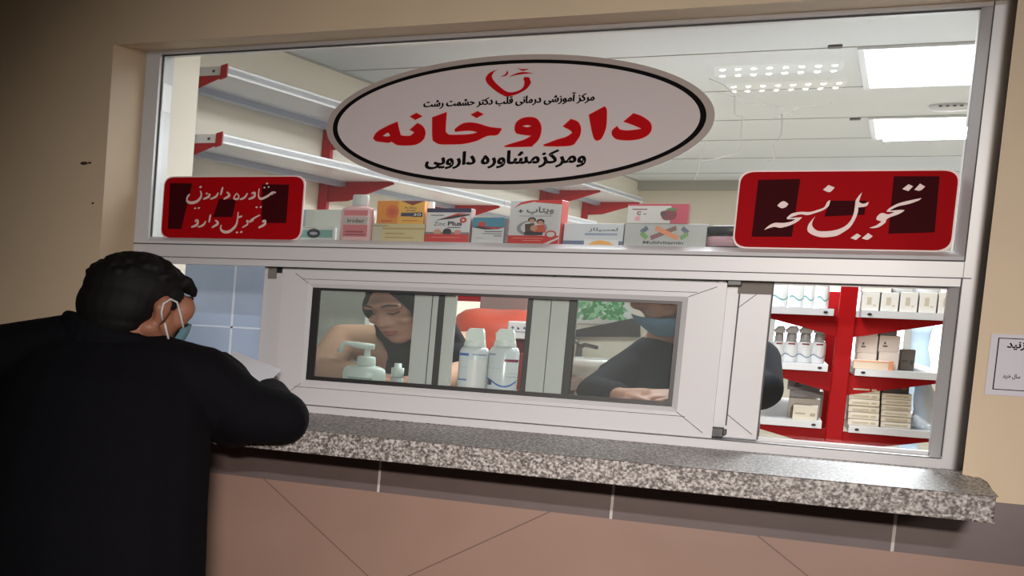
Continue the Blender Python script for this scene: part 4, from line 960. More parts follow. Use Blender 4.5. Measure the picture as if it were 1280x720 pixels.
# bottom right shelf: two stacks of flat cartons
zz = zR[2]; st = col(222, 214, 198); stp_ = col(186, 174, 150)
ordn = ['bottom', 'second', 'third', 'fourth', 'fifth', 'sixth', 'seventh']
def stack(px0, px1, ptop, pbot, n, Y, where):
    zt_ = at((px0 + px1) / 2, ptop, Y).z; h = (zt_ - zz) / n
    for i in range(n):
        pyb = pbot + (ptop - pbot) * i / n; pyt = pbot + (ptop - pbot) * (i + 1) / n
        sh = 2.2 * i / n
        a, c = at(px0 + sh, pyb, Y), at(px1 + sh, pyb, Y)
        t = thing('flat_carton', 'flat cream carton, %s from below in the %s stack on the bottom shelf' % (ordn[i], where), 'carton', ((a.x + c.x) / 2, Y + .1, zz + i * h))
        b = MB(); b.box(a.x, c.x, Y + random.uniform(0, .006), Y + .2, zz + i * h + .0005, zz + (i + 1) * h - .0005); b.build('box_body', st, t, bevel=.0012)
        b = MB(); b.box(a.x + .01, a.x + .05, Y - .0006, Y + .007, zz + i * h + h * .35, zz + i * h + h * .6); b.box(c.x - .02, c.x - .008, Y - .0006, Y + .007, zz + i * h + h * .35, zz + i * h + h * .6); b.build('print', stp_, t)
stack(1059, 1098, 482.5, 533.5, 6, gy + .03, 'left')
stack(1100, 1138, 492, 535.5, 6, gy + .04, 'right')
z6 = zpx(1120, 492, gy + .04)
plain_box('dark_carton', 'dark glossy pack lying on the right stack of the bottom shelf', 1103, 1136, 476, 491.5, z6, gy + .06, .12, col(60, 58, 66), col(150, 100, 70), d_lines)
# crumpled clear bag at the right end
bag = MB(); bc = at(1152, 533, gy + .1)
bh = zpx(1152, 478, gy + .1) - zz
nn = 14; kk = 10
for i in range(kk + 1):
    t = i / kk
    for j in range(nn):
        a_ = 2 * math.pi * j / nn
        rr = (.036 + .008 * math.sin(3 * a_ + 5 * t) + random.uniform(-.003, .003)) * (1 - .55 * t ** 2)
        bag.v.append(Vector((bc.x + rr * math.cos(a_) + .006 * math.sin(4 * t), gy + .1 + rr * math.sin(a_), zz + .001 + bh * t)))
for i in range(kk):
    for j in range(nn):
        q = (j + 1) % nn; bag.f.append([i * nn + j, i * nn + q, (i + 1) * nn + q, (i + 1) * nn + j]); bag.m.append(0); bag.sm.append(True)
bag.f.append(list(range(nn))); bag.m.append(0); bag.sm.append(False); bag.f.append([kk * nn + j for j in range(nn)]); bag.m.append(0); bag.sm.append(False)
tag(bag.build('plastic_bag', mat('clear_plastic', srgb(190, 204, 226), .12, alpha=.6), loc=(bc.x, gy + .1, zz)), 'crumpled clear plastic bag at right end of the bottom shelf', 'bag')

# bluish plastic roll standing beyond the shelf unit
hy = 3.4
hc = at(1151, 420, hy); b = MB(); hz_ = at(1151, 398, hy).z
b.lathe([(.035 + .008 * math.sin(i * 1.9), hz_ * i / 24.0) for i in range(25)], (hc.x, hy, 0), 18)
tag(b.build('plastic_roll', mat('bluish_plastic', srgb(176, 200, 222), .2), loc=(hc.x, hy, 0)), 'bluish wavy plastic roll standing behind the red shelf unit at right', 'roll')

# ------------------------------------------------------------------ bottles on the desk
def desk_c(px, Y): return at(px, 480, Y).x
Y0 = 0.19
cx = at(455, 470, Y0).x; rw = (at(483, 465, Y0).x - at(429, 465, Y0).x) / 2
zsh = at(455, 458, Y0).z; zcol = at(455, 441, Y0).z; ztop = at(455, 429.5, Y0).z; znk = at(455, 446, Y0).z
gel = thing('pump_bottle', 'white hand gel pump bottle behind the left glass light', 'bottle', (cx, Y0, CT))
hb = zsh - CT
wp = mat('white_plastic', srgb(226, 234, 228), .35)
b = MB(); b.lathe([(rw * .94, 0), (rw, .006), (rw, hb * .78), (rw * .93, hb * .93), (rw * .75, hb), (rw * .42, hb + .004)], (cx, Y0, CT), 32, ey=.6); b.build('bottle_body', wp, gel)
b = MB(); b.lathe([(rw * .42, 0), (rw * .44, .003), (rw * .42, znk - zsh - .004), (rw * .36, znk - zsh)], (cx + .003, Y0, zsh + .002), 24); b.build('collar', wp, gel)
b = MB(); b.lathe([(.011, znk - .003), (.0085, zcol), (.0085, ztop - .012)], (cx + .004, Y0, 0), 14)
b.tube([(cx + .022, Y0, ztop - .008), (cx - .02, Y0, ztop - .006), (cx - .055, Y0 - .004, ztop - .001), (at(430, 431, Y0).x, Y0 - .006, ztop - .002), (at(425.5, 438, Y0).x, Y0 - .006, at(425, 440, Y0).z)], [.0085, .010, .006, .006, .009], 12)
b.build('pump', wp, gel)
b = MB(); 
for k in range(4): b.box(cx - rw * .62, cx + rw * .5, Y0 - rw * .6 - .0006, Y0 - rw * .6 + .003, zsh - hb * (.36 + .09 * k), zsh - hb * (.41 + .09 * k))
b.build('label_print', mat('grey_green_print', srgb(150, 168, 156), .5), gel)
cx = at(496.5, 470, Y0).x; r = (at(505, 465, Y0).x - at(489, 465, Y0).x) / 2
sm = thing('small_bottle', 'small white capped bottle right beside the pump bottle', 'bottle', (cx, Y0, CT))
z1_ = at(497, 471, Y0).z; z2_ = at(497, 460, Y0).z; z3_ = at(497, 454, Y0).z
b = MB(); b.lathe([(r * .9, 0), (r, .004), (r, z1_ - CT - .005), (r * .6, z1_ - CT)], (cx, Y0, CT), 20); b.build('bottle_body', mat('clear_body', srgb(206, 214, 214), .15, alpha=.75), sm)
b = MB(); b.lathe([(r, z1_ - .001), (r, z2_), (r * .6, z2_ + .002), (r * .55, z3_)], (cx, Y0, 0), 20); b.build('cap', wp, sm)
def spray(px0, px1, label, variant):
    a, c = at(px0, 470, Y0 + .03), at(px1, 470, Y0 + .03); cx = (a.x + c.x) / 2; r = (c.x - a.x) / 2; Y = Y0 + .03
    pm = (px0 + px1) / 2
    zs = at(pm, 434, Y).z; zc = at(pm, 427, Y).z; zt_ = at(pm + 3, 412 if variant else 411, Y).z
    t = thing('spray_bottle', label, 'bottle', (cx, Y, CT)); h = zs - CT
    bm_ = mat('hazy_bottle', srgb(214, 220, 222), .2)
    b = MB(); b.lathe([(r * .95, 0), (r, .005), (r, h * .93), (r * .85, h), (r * .5, h + .004)], (cx, Y, CT), 28, ey=.8); b.build('bottle_body', bm_, t)
    b = MB(); b.lathe([(r * .72, zs + .002), (r * .76, zs + .006), (r * .7, zc), (r * .66, zc + .004)], (cx, Y, 0), 22)
    b.prism([(cx - r * .52, Y - .016, zc), (cx + r * .62, Y - .016, zc), (cx + r * .55, Y - .016, zt_ - .008), (cx + r * .45, Y - .016, zt_), (cx - r * .4, Y - .016, zt_), (cx - r * .62, Y - .016, zt_ - .012)], (0, .032, 0)); b.build('spray_cap', wp, t, bevel=.003)
    b = MB(); n = 24
    def P(q, v): return Vector((cx - math.cos(math.pi * q) * r * 1.008, Y - math.sin(math.pi * q) * r * .808, CT + h * (.2 + .74 * v)))
    def band(q0, q1, v0, v1, mi, wave=0):
        for i in range(n):
            a_, c_ = q0 + (q1 - q0) * i / n, q0 + (q1 - q0) * (i + 1) / n
            w0, w1 = (wave * math.sin(6 * (i / n) + 1), wave * math.sin(6 * ((i + 1) / n) + 1))
            b.add([P(a_, v0 + w0), P(c_, v0 + w1), P(c_, v1 + w1), P(a_, v1 + w0)], [(0, 1, 2, 3)], mi)
    if variant:
        band(.05, .9, .26, .30, 0, .08); band(.55, .95, .76, .82, 1); band(.12, .35, .9, .93, 2); band(.66, .85, .5, .505, 3); band(.6, .9, .42, .43, 2); band(.1, .5, .6, .605, 2); band(.15, .3, .22, .34, 3)
    else:
        band(.05, .42, .3, .33, 0, .0); band(.06, .42, .88, .94, 0); band(.5, .85, .9, .93, 2); band(.12, .4, .6, .605, 2)
    b.build('label_print', [col(50, 100, 180), col(130, 30, 60), col(130, 150, 180), col(60, 64, 74)], t)
    if not variant:
        b = MB(); 
        for i in range(n):
            a_, c_ = .42 + .45 * i / n, .42 + .45 * (i + 1) / n
            b.add([P(a_, .1), P(c_, .1), P(c_, .8), P(a_, .8)], [(0, 1, 2, 3)])
        b.build('white_sticker', card_white, t)
spray(572, 609, 'clear spray bottle with white sticker, left of the pair mid window', 0)
spray(609, 647, 'clear spray bottle with blue wave label, right of the pair mid window', 1)

# ------------------------------------------------------------------ red things behind the spray bottles
Yr = 1.6
def bx(name, label, p0, p1, Y, depth, m, cat, zb=None, **k):
    return carton(name, label, p0[0], p1[0], p0[1], p1[1], Y, depth, [m] + k.get('mats', []), k.get('deco'), zb=at(p0[0], p1[1], Y).z if zb is None else zb, cat=cat, bevel=k.get('bevel', .004), rot=k.get('rot', 0))
tbl_z = at(620, 470, Yr).z
b = MB(); tx0, tx1_ = at(575, 470, Yr).x - .25, at(665, 470, Yr).x + .12
b.box(tx0, tx1_, Yr - .1, Yr + .42, tbl_z - .04, tbl_z)
for x in (tx0 + .04, tx1_ - .04):
    for y in (Yr - .06, Yr + .38): b.box(x - .025, x + .025, y - .025, y + .025, 0, tbl_z - .04)
tag(b.build('side_table', mat('brown_table', srgb(90, 52, 46), .4), bevel=.003, loc=((tx0 + tx1_) / 2, Yr + .2, 0)), 'dark side table behind the spray bottles holding red packages', 'table')
# rounded orange-red sack
sx_a, sx_b = at(572, 400, Yr).x - .05, at(640, 400, Yr).x + .12
zt_, zb2 = at(600, 386, Yr).z, tbl_z
sk = MB(); nx, nz = 18, 10
cxm, hw = (sx_a + sx_b) / 2, (sx_b - sx_a) / 2
for i in range(nz + 1):
    t = i / nz; ph = -math.pi / 2 + math.pi * t
    for j in range(32):
        a_ = 2 * math.pi * j / 32
        sgn = lambda v, p: math.copysign(abs(v) ** p, v)
        rr = max(1e-3, abs(math.cos(ph)) ** .55)
        sk.v.append(Vector((cxm + hw * rr * sgn(math.cos(a_), .7), Yr + .22 + .2 * rr * sgn(math.sin(a_), .7), (zb2 + zt_) / 2 + (zt_ - zb2) / 2 * sgn(math.sin(ph), .6) + .012 * math.sin(3 * a_ + t * 4) * rr)))
for i in range(nz):
    for j in range(32):
        q = (j + 1) % 32; sk.f.append([i * 32 + j, i * 32 + q, (i + 1) * 32 + q, (i + 1) * 32 + j]); sk.m.append(0); sk.sm.append(True)
tag(sk.build('red_sack', mat('red_sack', srgb(206, 84, 62), .4, noise=.08, nscale=9), loc=(cxm, Yr + .2, zb2)), 'plump orange red sack behind the two spray bottles', 'sack')
def d_hand(poly, rect, disc, txt):
    for k, (x, y) in enumerate(((.12, .62), (.3, .58), (.5, .62), (.68, .66), (.8, .6))): poly([(x, y), (x + .03, y + .12), (x + .1, y + .02), (x + .07, y - .06)], 1)
    rect(.1, .4, .7, .43, 1)
bx('white_carton', 'white box with handwritten marks leaning on the red sack', (633, 402), (672, 424), Yr - .08, .12, col(228, 226, 226), 'carton', zb=at(650, 424, Yr - .08).z, deco=d_hand, mats=[col(90, 100, 140)])
o_ = MB(); zt3 = at(650, 424, Yr - .08).z; o_.box(at(630, 430, Yr - .06).x, at(676, 430, Yr - .06).x, Yr - .07, Yr + .0, tbl_z, zt3 - .0005)
tag(o_.build('dark_carton', mat('dark_red_card', srgb(90, 30, 34), .5), bevel=.003, loc=(at(650, 430, Yr).x, Yr, tbl_z)), 'dark red box supporting the white handwritten box', 'carton')
def d_red(poly, rect, disc, txt):
    rect(.15, .1, .6, .4, 1)
    for k in range(4): rect(.2, .52 + k * .1, .85, .55 + k * .1, 1)
bx('red_carton', 'red printed box at right of the spray bottles by the upright', (646, 442), (668, 494), .62, .08, col(196, 70, 60), 'carton', zb=CT, deco=d_red, mats=[col(224, 190, 186)])
# red shelf rail at upper left of the middle light
hz = at(590, 368, 2.2)
b = MB(); b.box(at(560, 370, 2.2).x, at(640, 370, 2.2).x, 2.2, 2.6, at(600, 376, 2.2).z, at(600, 360, 2.2).z); b.box(at(560, 370, 2.2).x, at(566, 370, 2.2).x, 2.2, 2.25, 0, at(600, 376, 2.2).z); b.box(at(634, 370, 2.2).x, at(640, 370, 2.2).x, 2.2, 2.25, 0, at(600, 376, 2.2).z)
tag(b.build('red_shelf', red_steel, bevel=.004, loc=(hz.x, 2.4, 0)), 'red shelf edge high behind the spray bottles', 'shelf')
b = MB(); b.box(at(600, 380, 2.05).x, at(668, 380, 2.05).x, 2.05, 2.14, at(630, 392, 2.0).z, at(630, 368, 2.0).z); b.box(at(605, 380, 2.0).x, at(612, 380, 2.0).x, 2.07, 2.12, 0, at(630, 392, 2.0).z); b.box(at(655, 380, 2.0).x, at(662, 380, 2.0).x, 2.07, 2.12, 0, at(630, 392, 2.0).z)
tag(b.build('grey_rack', mat('mauve_grey', srgb(150, 130, 126), .5), bevel=.004, loc=(0, 2.05, 0)), 'greyish rack above the red sack', 'rack')

# ------------------------------------------------------------------ washbasin corner behind the seated man
Yk = 2.6
b = MB(); kx0, kx1 = at(700, 400, Yk).x - .3, at(800, 400, Yk).x + .3
b.box(kx0, kx1, Yk, Yk + .08, 0, at(750, 371, Yk).z + .25); struct(b.build('wall_basin', in_plaster))
pz0, pz1 = at(740, 405, Yk).z, at(740, 362, Yk).z; px0_, px1_ = at(710, 390, Yk).x, at(790, 390, Yk).x
pst = thing('leaf_poster', 'white wall poster with small green leaves above the washbasin', 'poster', ((px0_ + px1_) / 2, Yk - .002, pz0))
b = MB(); b.box(px0_, px1_, Yk - .006, Yk - .001, pz0, pz1); b.build('sheet', card_white, pst)
b = MB()
for k in range(140):
    x, z = random.uniform(px0_ + .02, px1_ - .03), random.uniform(pz0 + .02, pz1 - .01); a_ = random.uniform(0, 6.28); l_ = random.uniform(.012, .026)
    dx, dz = math.cos(a_) * l_, math.sin(a_) * l_
    y = Yk - .0065 - k * 2e-6
    b.add([(x - dx, y, z - dz), (x - dz * .45, y, z + dx * .45), (x + dx, y, z + dz), (x + dz * .45, y, z - dx * .45)], [(0, 1, 2, 3)], random.randint(0, 2))
b.build('leaf_print', [col(110, 184, 130), col(160, 214, 168), col(76, 150, 96)], pst)
b = MB(); b.prism([at(716, 421, Yk - .03), at(716, 413, Yk - .03), at(790, 398, Yk - .03), at(800, 398, Yk - .03), at(800, 421, Yk - .03)], (0, .028, 0))
tag(b.build('dark_board', mat('dark_board', srgb(70, 68, 70), .6), loc=(at(760, 410, Yk).x, Yk, at(760, 421, Yk).z)), 'dark sloping board under the leaf poster', 'board')
bas = thing('washbasin', 'white ceramic washbasin on the wall behind the seated man', 'washbasin', (at(745, 460, Yk).x, Yk - .25, at(745, 475, Yk - .3).z))
bz1, bz0 = at(745, 449, Yk - .3).z, at(745, 468, Yk - .3).z
bx0, bx1 = at(700, 455, Yk - .3).x, at(772, 455, Yk - .3).x
b = MB(); nn = 28
cxb, hwb = (bx0 + bx1) / 2, (bx1 - bx0) / 2
prof = [(.35, bz0 - .02), (.7, bz0), (.95, bz0 + (bz1 - bz0) * .5), (1.0, bz1 - .01), (.98, bz1), (.86, bz1), (.8, bz1 - .03), (.4, bz1 - .08), (.05, bz1 - .085)]
for r_, z_ in prof:
    for j in range(nn):
        a_ = 2 * math.pi * j / nn; sg = lambda v: math.copysign(abs(v) ** .7, v)
        b.v.append(Vector((cxb + hwb * r_ * sg(math.cos(a_)), Yk - .22 + .2 * r_ * sg(math.sin(a_)), z_)))
for i in range(len(prof) - 1):
    for j in range(nn):
        q = (j + 1) % nn; b.f.append([i * nn + j, i * nn + q, (i + 1) * nn + q, (i + 1) * nn + j]); b.m.append(0); b.sm.append(True)
b.f.append(list(range(nn))); b.m.append(0); b.sm.append(False); b.f.append([(len(prof) - 1) * nn + j for j in range(nn)]); b.m.append(0); b.sm.append(True)
cer = mat('white_ceramic', srgb(240, 240, 238), .08); b.build('basin_bowl', cer, bas)
b = MB(); b.lathe([(.1, 0), (.085, .3), (.075, bz0 - .02 - .0)], (cxb, Yk - .12, 0), 20); b.box(cxb - .12, cxb + .12, Yk - .14, Yk, bz0 - .1, bz0 + .02); b.build('pedestal', cer, bas)
b = MB(); tz = bz1; tx = at(722, 440, Yk - .1).x
b.tube([(tx, Yk - .05, tz - .01), (tx, Yk - .05, tz + .04), (tx + .02, Yk - .07, tz + .05), (at(745, 438, Yk - .2).x, Yk - .2, tz + .045)], [.012, .012, .009, .008], 12); b.tube([(tx, Yk - .05, tz + .04), (tx - .02, Yk - .06, tz + .075)], .006, 10)
b.build('tap', mat('grey_metal', srgb(120, 120, 120), .25, metal=.8), bas)

# ------------------------------------------------------------------ people
skin_a = mat('skin_warm', srgb(168, 112, 88), .5)
skin_b = mat('skin_light', srgb(190, 140, 120), .5)
coat_m = mat('black_wool', srgb(14, 13, 18), .85, noise=.1, nscale=60, spec=.15)
hair_m = mat('black_hair', srgb(15, 12, 12), .7, noise=.25, nscale=70, spec=.3)
mask_m = mat('blue_mask', srgb(132, 178, 192), .7)
strap_m = mat('white_strap', srgb(226, 226, 226), .6)
trouser_m = mat('dark_trousers', srgb(26, 26, 30), .8)
shoe_m = mat('black_shoe', srgb(16, 15, 15), .35)
hijab_m = mat('black_scarf', srgb(22, 22, 28), .8, spec=.15)
peach_m = mat('peach_coat', srgb(196, 154, 128), .75)
grey_m = mat('charcoal_jacket', srgb(24, 26, 34), .8, spec=.2)
navy_m = mat('navy_jacket', srgb(24, 28, 42), .6)
dark_line = mat('brow_dark', srgb(40, 26, 22), .7)
lip_m = mat('lips', srgb(170, 84, 80), .5)

def head_map(C, yaw, pitch, roll=0.0, sx=1.35, sc=1.0):
    # local axes: x forward, y left, z up; world x widened like everything in this scene
    R = Matrix.Rotation(math.radians(yaw), 3, 'Z') @ Matrix.Rotation(math.radians(pitch), 3, 'Y') @ Matrix.Rotation(math.radians(roll), 3, 'X')
    C = Vector(C)
    def f(v):
        w = R @ (Vector(v) * sc); return Vector((C.x + w.x * sx, C.y + w.y, C.z + w.z))
    return f
def head_prims(b, f, neck=.054, necklen=.15):
    b.ball((-.012, 0, .035), (.098, .077, .098), fn=f, nu=24, nv=16)
    b.ball((.035, 0, -.03), (.064, .060, .085), fn=f, nu=20, nv=14)
    b.chain([(.045, .03, -.085), (.068, 0, -.1), (.045, -.03, -.085)], [.026, .026, .026], fn=f)
    b.chain([(-.01, .055, -.055), (.045, .03, -.085)], [.022, .024], fn=f); b.chain([(-.01, -.055, -.055), (.045, -.03, -.085)], [.022, .024], fn=f)
    b.chain([(.088, 0, .025), (.102, 0, -.005), (.114, 0, -.026)], [.009, .011, .013], fn=f)
    b.ball((.1, .014, -.03), .010, fn=f); b.ball((.1, -.014, -.03), .010, fn=f)
    b.chain([(.078, .045, .04), (.092, 0, .042), (.078, -.045, .04)], [.013, .012, .013], fn=f)
    b.ball((.066, .042, -.02), (.024, .022, .02), fn=f); b.ball((.066, -.042, -.02), (.024, .022, .02), fn=f)
    b.chain([(.088, .02, -.058), (.096, 0, -.057), (.088, -.02, -.058)], [.009, .011, .009], fn=f)
    b.chain([(.086, .017, -.07), (.093, 0, -.071), (.086, -.017, -.07)], [.009, .011, .009], fn=f)
    for s in (1, -1):
        b.chain([(-.005, s * .075, -.03), (-.012, s * .083, .0), (-.008, s * .082, .018)], [(.012, .008, .012), (.020, .009, .02), (.016, .008, .014)], fn=f)
    b.chain([(-.025, 0, -.03), (-.04, 0, -.03 - necklen)], [neck, neck * 1.08], fn=f)
def hand(b, w, d, up, size=1.0, curl=.5, thumb=1):
    # w wrist, d pointing direction, up back-of-hand normal
    w, d, up = Vector(w), Vector(d).normalized(), Vector(up).normalized(); s = d.cross(up).normalized() * thumb
    b.chain([w, w + d * .05 * size, w + d * .085 * size], [.022 * size, .026 * size, .024 * size])
    for o in (-.026, -.009, .009, .026): b.chain([w + d * .03 * size + s * o * .6 * size, w + d * .085 * size + s * o * size], [.013 * size, .012 * size])
    for o, l in ((-.029, .062), (-.01, .076), (.01, .082), (.029, .072)):
        p0 = w + d * .088 * size + s * o * size; p1 = p0 + (d - up * curl * .35).normalized() * l * .45 * size; p2 = p1 + (d - up * curl).normalized() * l * .32 * size; p3 = p2 + (d * .8 - up * curl * 1.5).normalized() * l * .25 * size
        b.chain([p0, p1, p2, p3], [.0098 * size, .009 * size, .0085 * size, .0075 * size])
    q0 = w + d * .03 * size + s * .026 * size; q1 = q0 + (d * .6 + s * .8).normalized() * .035 * size; q2 = q1 + (d * .95 + s * .25 - up * .2).normalized() * .03 * size
    b.chain([q0, q1, q2], [.013 * size, .0105 * size, .009 * size])

# --- customer leaning on the sill, seen from behind
man = thing('person', 'customer in a black coat and blue mask leaning on the sill', 'person', (-.82, -.95, 0))
HC = at(169, 384, -.74)
hf = head_map(HC, 58, 12, 0, 1.48, 0.97)
shR, elR, wrR = Vector((-.53, -.74, 1.215)), Vector((-.352, -.655, 1.130)), Vector((-.50, -.22, 1.165))
shL, elL, wrL = Vector((-1.10, -.74, 1.235)), Vector((-1.19, -.60, 1.15)), Vector((-.80, -.24, 1.15))
b = MB(); head_prims(b, hf, .056, .14)
nk = hf((-.04, 0, -.15))
b.chain([nk, (-.78, -.77, 1.22)], [(.07, .06, .06), (.12, .09, .07)])
b.chain([(-.79, -.77, 1.18), (-.80, -.85, 1.05), (-.80, -.93, .9)], [(.2, .11, .1), (.2, .12, .1), (.2, .13, .1)])
for (s, e, w) in ((shR, elR, wrR), (shL, elL, wrL)):
    b.chain([(-.80, -.75, 1.20), s, e, w], [.07, .055, .04, .029])
for q in (-1, 1): b.ball((.066, q * .046, .012), (.030, .026, .04), fn=hf)
hand(b, wrR, (-.35, .9, .12), (-.1, -.1, 1), 1.0, .35, -1)
hand(b, wrL, (.6, .8, 0), (0, 0, 1), 1.0, .3, 1)
for s in (-1, 1):
    b.chain([(-.80 + s * .11, -.95, .86), (-.80 + s * .13, -.94, .48), (-.80 + s * .13, -.97, .09)], [.085, .06, .045])
b.organic('body', skin_a, man, .0055, 5)
b = MB()
b.chain([(-.775, -.76, 1.245), (-.775, -.77, 1.17), (-.775, -.83, 1.02), (-.775, -.90, .85), (-.775, -.93, .55)], [(.245, .12, .085), (.285, .165, .11), (.31, .185, .12), (.335, .20, .12), (.36, .215, .1)], step=.1)
b.chain([(-.66, -.75, 1.255), (-.53, -.74, 1.215)], [(.10, .095, .075), .088]); b.chain([(-.88, -.74, 1.285), (-1.10, -.74, 1.235)], [(.10, .095, .085), .092])
b.chain([shR, shR.lerp(elR, .55) + Vector((0, 0, -.028)), elR, elR.lerp(wrR, .4), wrR.lerp(elR, .12)], [.090, .084, .070, .056, .05])
b.chain([shL, elL, wrL.lerp(elL, .1)], [.09, .072, .05])
b.chain([(-.54, -.70, 1.17), (-.47, -.66, 1.11)], [.085, .07])
b.chain([(-.50, -.68, 1.262), (-.475, -.655, 1.238), (-.455, -.65, 1.215)], [.030, .032, .03])
coat = b.organic('coat', coat_m, man, .010, 5)
b = MB()
cA, cB = Vector((-.895, -.74, 1.352)), Vector((-.635, -.735, 1.283))
for k in range(28):
    a_ = 2 * math.pi * k / 28; q = (1 - math.cos(a_)) / 2
    p = cA.lerp(cB, 1 - q); p.y += -.085 * math.sin(a_) if math.sin(a_) > 0 else -.05 * math.sin(a_)
    p.z += .012 * max(0, math.sin(a_))
    b.chain([p, p + Vector((.0, -.004, -.05)), p + Vector((.02 * math.cos(a_), -.012, -.10))], [(.022, .022, .026), (.034, .03, .03), (.05, .04, .03)], nu=10, nv=8)
b.organic('collar', coat_m, man, .008, 4)
b = MB()
b.ball((-.022, 0, .045), (.100, .083, .098), fn=hf, nu=24, nv=16)
b.ball((-.05, 0, .0), (.074, .078, .09), fn=hf, nu=20, nv=14)
b.ball((-.05, 0, -.05), (.056, .064, .05), fn=hf)
for k in range(110):
    a_ = random.uniform(0, 6.28); t = random.uniform(.05, 1.0)
    x = -.02 + .094 * math.sin(t * 1.35) * math.cos(a_); y = .082 * math.sin(t * 1.35) * math.sin(a_); z = .048 + .093 * math.cos(t * 1.35)
    b.ball((x, y, z), (.013, .011, .009), fn=hf, nu=8, nv=6)
for k in range(22):
    y = -.062 + .124 * k / 21; b.chain([(.045, y, .112 - abs(y) * .4), (.068 + .006 * math.sin(k * 1.7), y * .97, .096 - abs(y) * .45), (.078 + .005 * math.sin(k * 2.3), y * .94, .086 - abs(y) * .5)], [.013, .010, .006], fn=hf, nu=8, nv=6)
b.chain([(.015, -.074, .045), (.012, -.078, .01)], [(.024, .008, .02), (.012, .005, .012)], fn=hf)
b.organic('hair', hair_m, man, .005, 2)
b = MB(); n = 12
def mask_pt(u_, v_):   # u -1..1 around the face, v 0 top..1 bottom
    a_ = u_ * 1.15; zz_ = -.012 - .098 * v_; bulge = .112 - .012 * v_ + .012 * math.cos(a_ * 1.3) * (1 - abs(v_ - .25) * 1.2)
    return hf((.006 + bulge * math.cos(a_) - .0 * v_, .083 * math.sin(a_) * (1 - .18 * v_ * v_), zz_ - .03 * abs(u_) ** 2 * (1 - v_)))
def mask_mesh(ptf, f):
    b = MB(); k = 0
    for i in range(9):
        for j in range(17): b.v.append(ptf(-1 + j / 8, i / 8))
    for i in range(9):
        for j in range(17): b.v.append(ptf(-1 + j / 8, i / 8) + (ptf(-1 + j / 8, i / 8) - f((0, 0, -.06))).normalized() * .0025)
    for base in (0, 153):
        for i in range(8):
            for j in range(16): b.f.append([base + i * 17 + j, base + i * 17 + j + 1, base + (i + 1) * 17 + j + 1, base + (i + 1) * 17 + j]); b.m.append(0); b.sm.append(True)
    return b
mk = mask_mesh(mask_pt, hf).build('face_mask', mask_m, man)
b = MB()
b.tube([hf(p) for p in ((.055, -.080, -.040), (.035, -.084, -.01), (.012, -.088, .022), (-.012, -.094, .024), (-.028, -.097, .008), (-.026, -.096, -.014), (-.012, -.09, -.034))], .0028, 8)
b.tube([hf(p) for p in ((-.004, -.09, -.040), (.014, -.084, -.062), (.035, -.078, -.088))], .0028, 8)
b.build('ear_loop', strap_m, mk)
b = MB(); b.chain([(.078, -.052, .047), (.094, -.02, .05)], [.006, .007], fn=hf); b.build('eyebrow', dark_line, man)
b = MB()
for s in (-1, 1): b.chain([(-.80 + s * .12, -.95, .82), (-.80 + s * .135, -.94, .48), (-.80 + s * .135, -.97, .07)], [(.12, .11, .1), (.09, .085, .08), (.075, .075, .06)])
b.organic('trousers', trouser_m, man, .012, 4)
for s in (-1, 1):
    b = MB(); b.chain([(-.80 + s * .135, -1.0, .045), (-.80 + s * .14, -.86, .035), (-.80 + s * .14, -.78, .03)], [(.06, .05, .044), (.06, .05, .034), (.05, .045, .029)]); b.organic('shoe', shoe_m, man, .008, 3)
# papers held at the window
pp = MB(); 
for k, (dz, rt) in enumerate(((0, .0), (.003, .12))):
    c0 = Vector((-.575, -.17, 1.222 + dz)); u_ = Vector((math.cos(-.55 + rt), math.sin(-.55 + rt), -.25)) * .085; v_ = Vector((-math.sin(-.55 + rt) * .3, .8, .42)) * .06
    pp.prism([c0 - u_ - v_, c0 + u_ - v_, c0 + u_ + v_, c0 - u_ + v_], (0, 0, .0012))
tag(pp.build('paper_sheets', mat('white_paper_and_reflection', srgb(236, 238, 246), .6), loc=(-.58, -.17, 1.2)), 'white papers the customer holds in the open left gap', 'paper')

# --- woman behind the left light
wo = thing('person', 'woman in black headscarf and peach coat looking down behind the glass', 'person', (-.34, .66, 0))
WC = at(503, 386, .52)
wfm = head_map(WC, -116, 24, 5, 1.5, .77)
b = MB(); head_prims(b, wfm, .05, .13)
wn = wfm((-.03, 0, -.14)); wn.x += .02
b.chain([wn, (wn.x, .66, 1.24)], [(.06, .055, .05), (.11, .08, .06)]); b.chain([(wn.x, .68, 1.22), (wn.x, .70, .95), (wn.x, .70, .7)], [(.16, .1, .09), (.15, .1, .1), (.17, .12, .1)])
wsL, wsR = Vector((-.165, .67, 1.285)), Vector((-.515, .67, 1.30))
weL, wwL = Vector((-.105, .58, 1.22)), Vector((-.20, .34, 1.195))
weR, wwR = Vector((-.56, .56, 1.20)), Vector((-.34, .37, 1.195))
for s, e, w in ((wsL, weL, wwL), (wsR, weR, wwR)): b.chain([(wn.x, .68, 1.22), s, e, w], [.06, .045, .036, .025])
hand(b, wwR, (.95, -.2, -.05), (0, 0, 1), .9, .4, 1); hand(b, wwL, (-.9, -.3, -.05), (0, 0, 1), .9, .4, -1)
for s in (-1, 1): b.chain([(wn.x + s * .09, .72, .7), (wn.x + s * .09, .70, .4), (wn.x + s * .09, .72, .06)], [.08, .055, .04])
b.organic('body', skin_b, wo, .005, 5)
b = MB()
b.chain([(wn.x, .70, 1.25), (wn.x, .72, .95), (wn.x, .72, .6), (wn.x, .72, .25)], [(.17, .10, .06), (.21, .14, .1), (.24, .17, .12), (.27, .2, .1)])
b.chain([(wn.x - .08, .69, 1.30), wsR, weR, wwR.lerp(weR, .25)], [.065, .058, .052, .045]); b.chain([(wn.x + .08, .69, 1.29), wsL, weL, wwL.lerp(weL, .25)], [.065, .062, .056, .045])
b.organic('coat', peach_m, wo, .009, 4)
b = MB()
b.ball((-.030, 0, .048), (.102, .096, .106), fn=wfm, nu=24, nv=16)
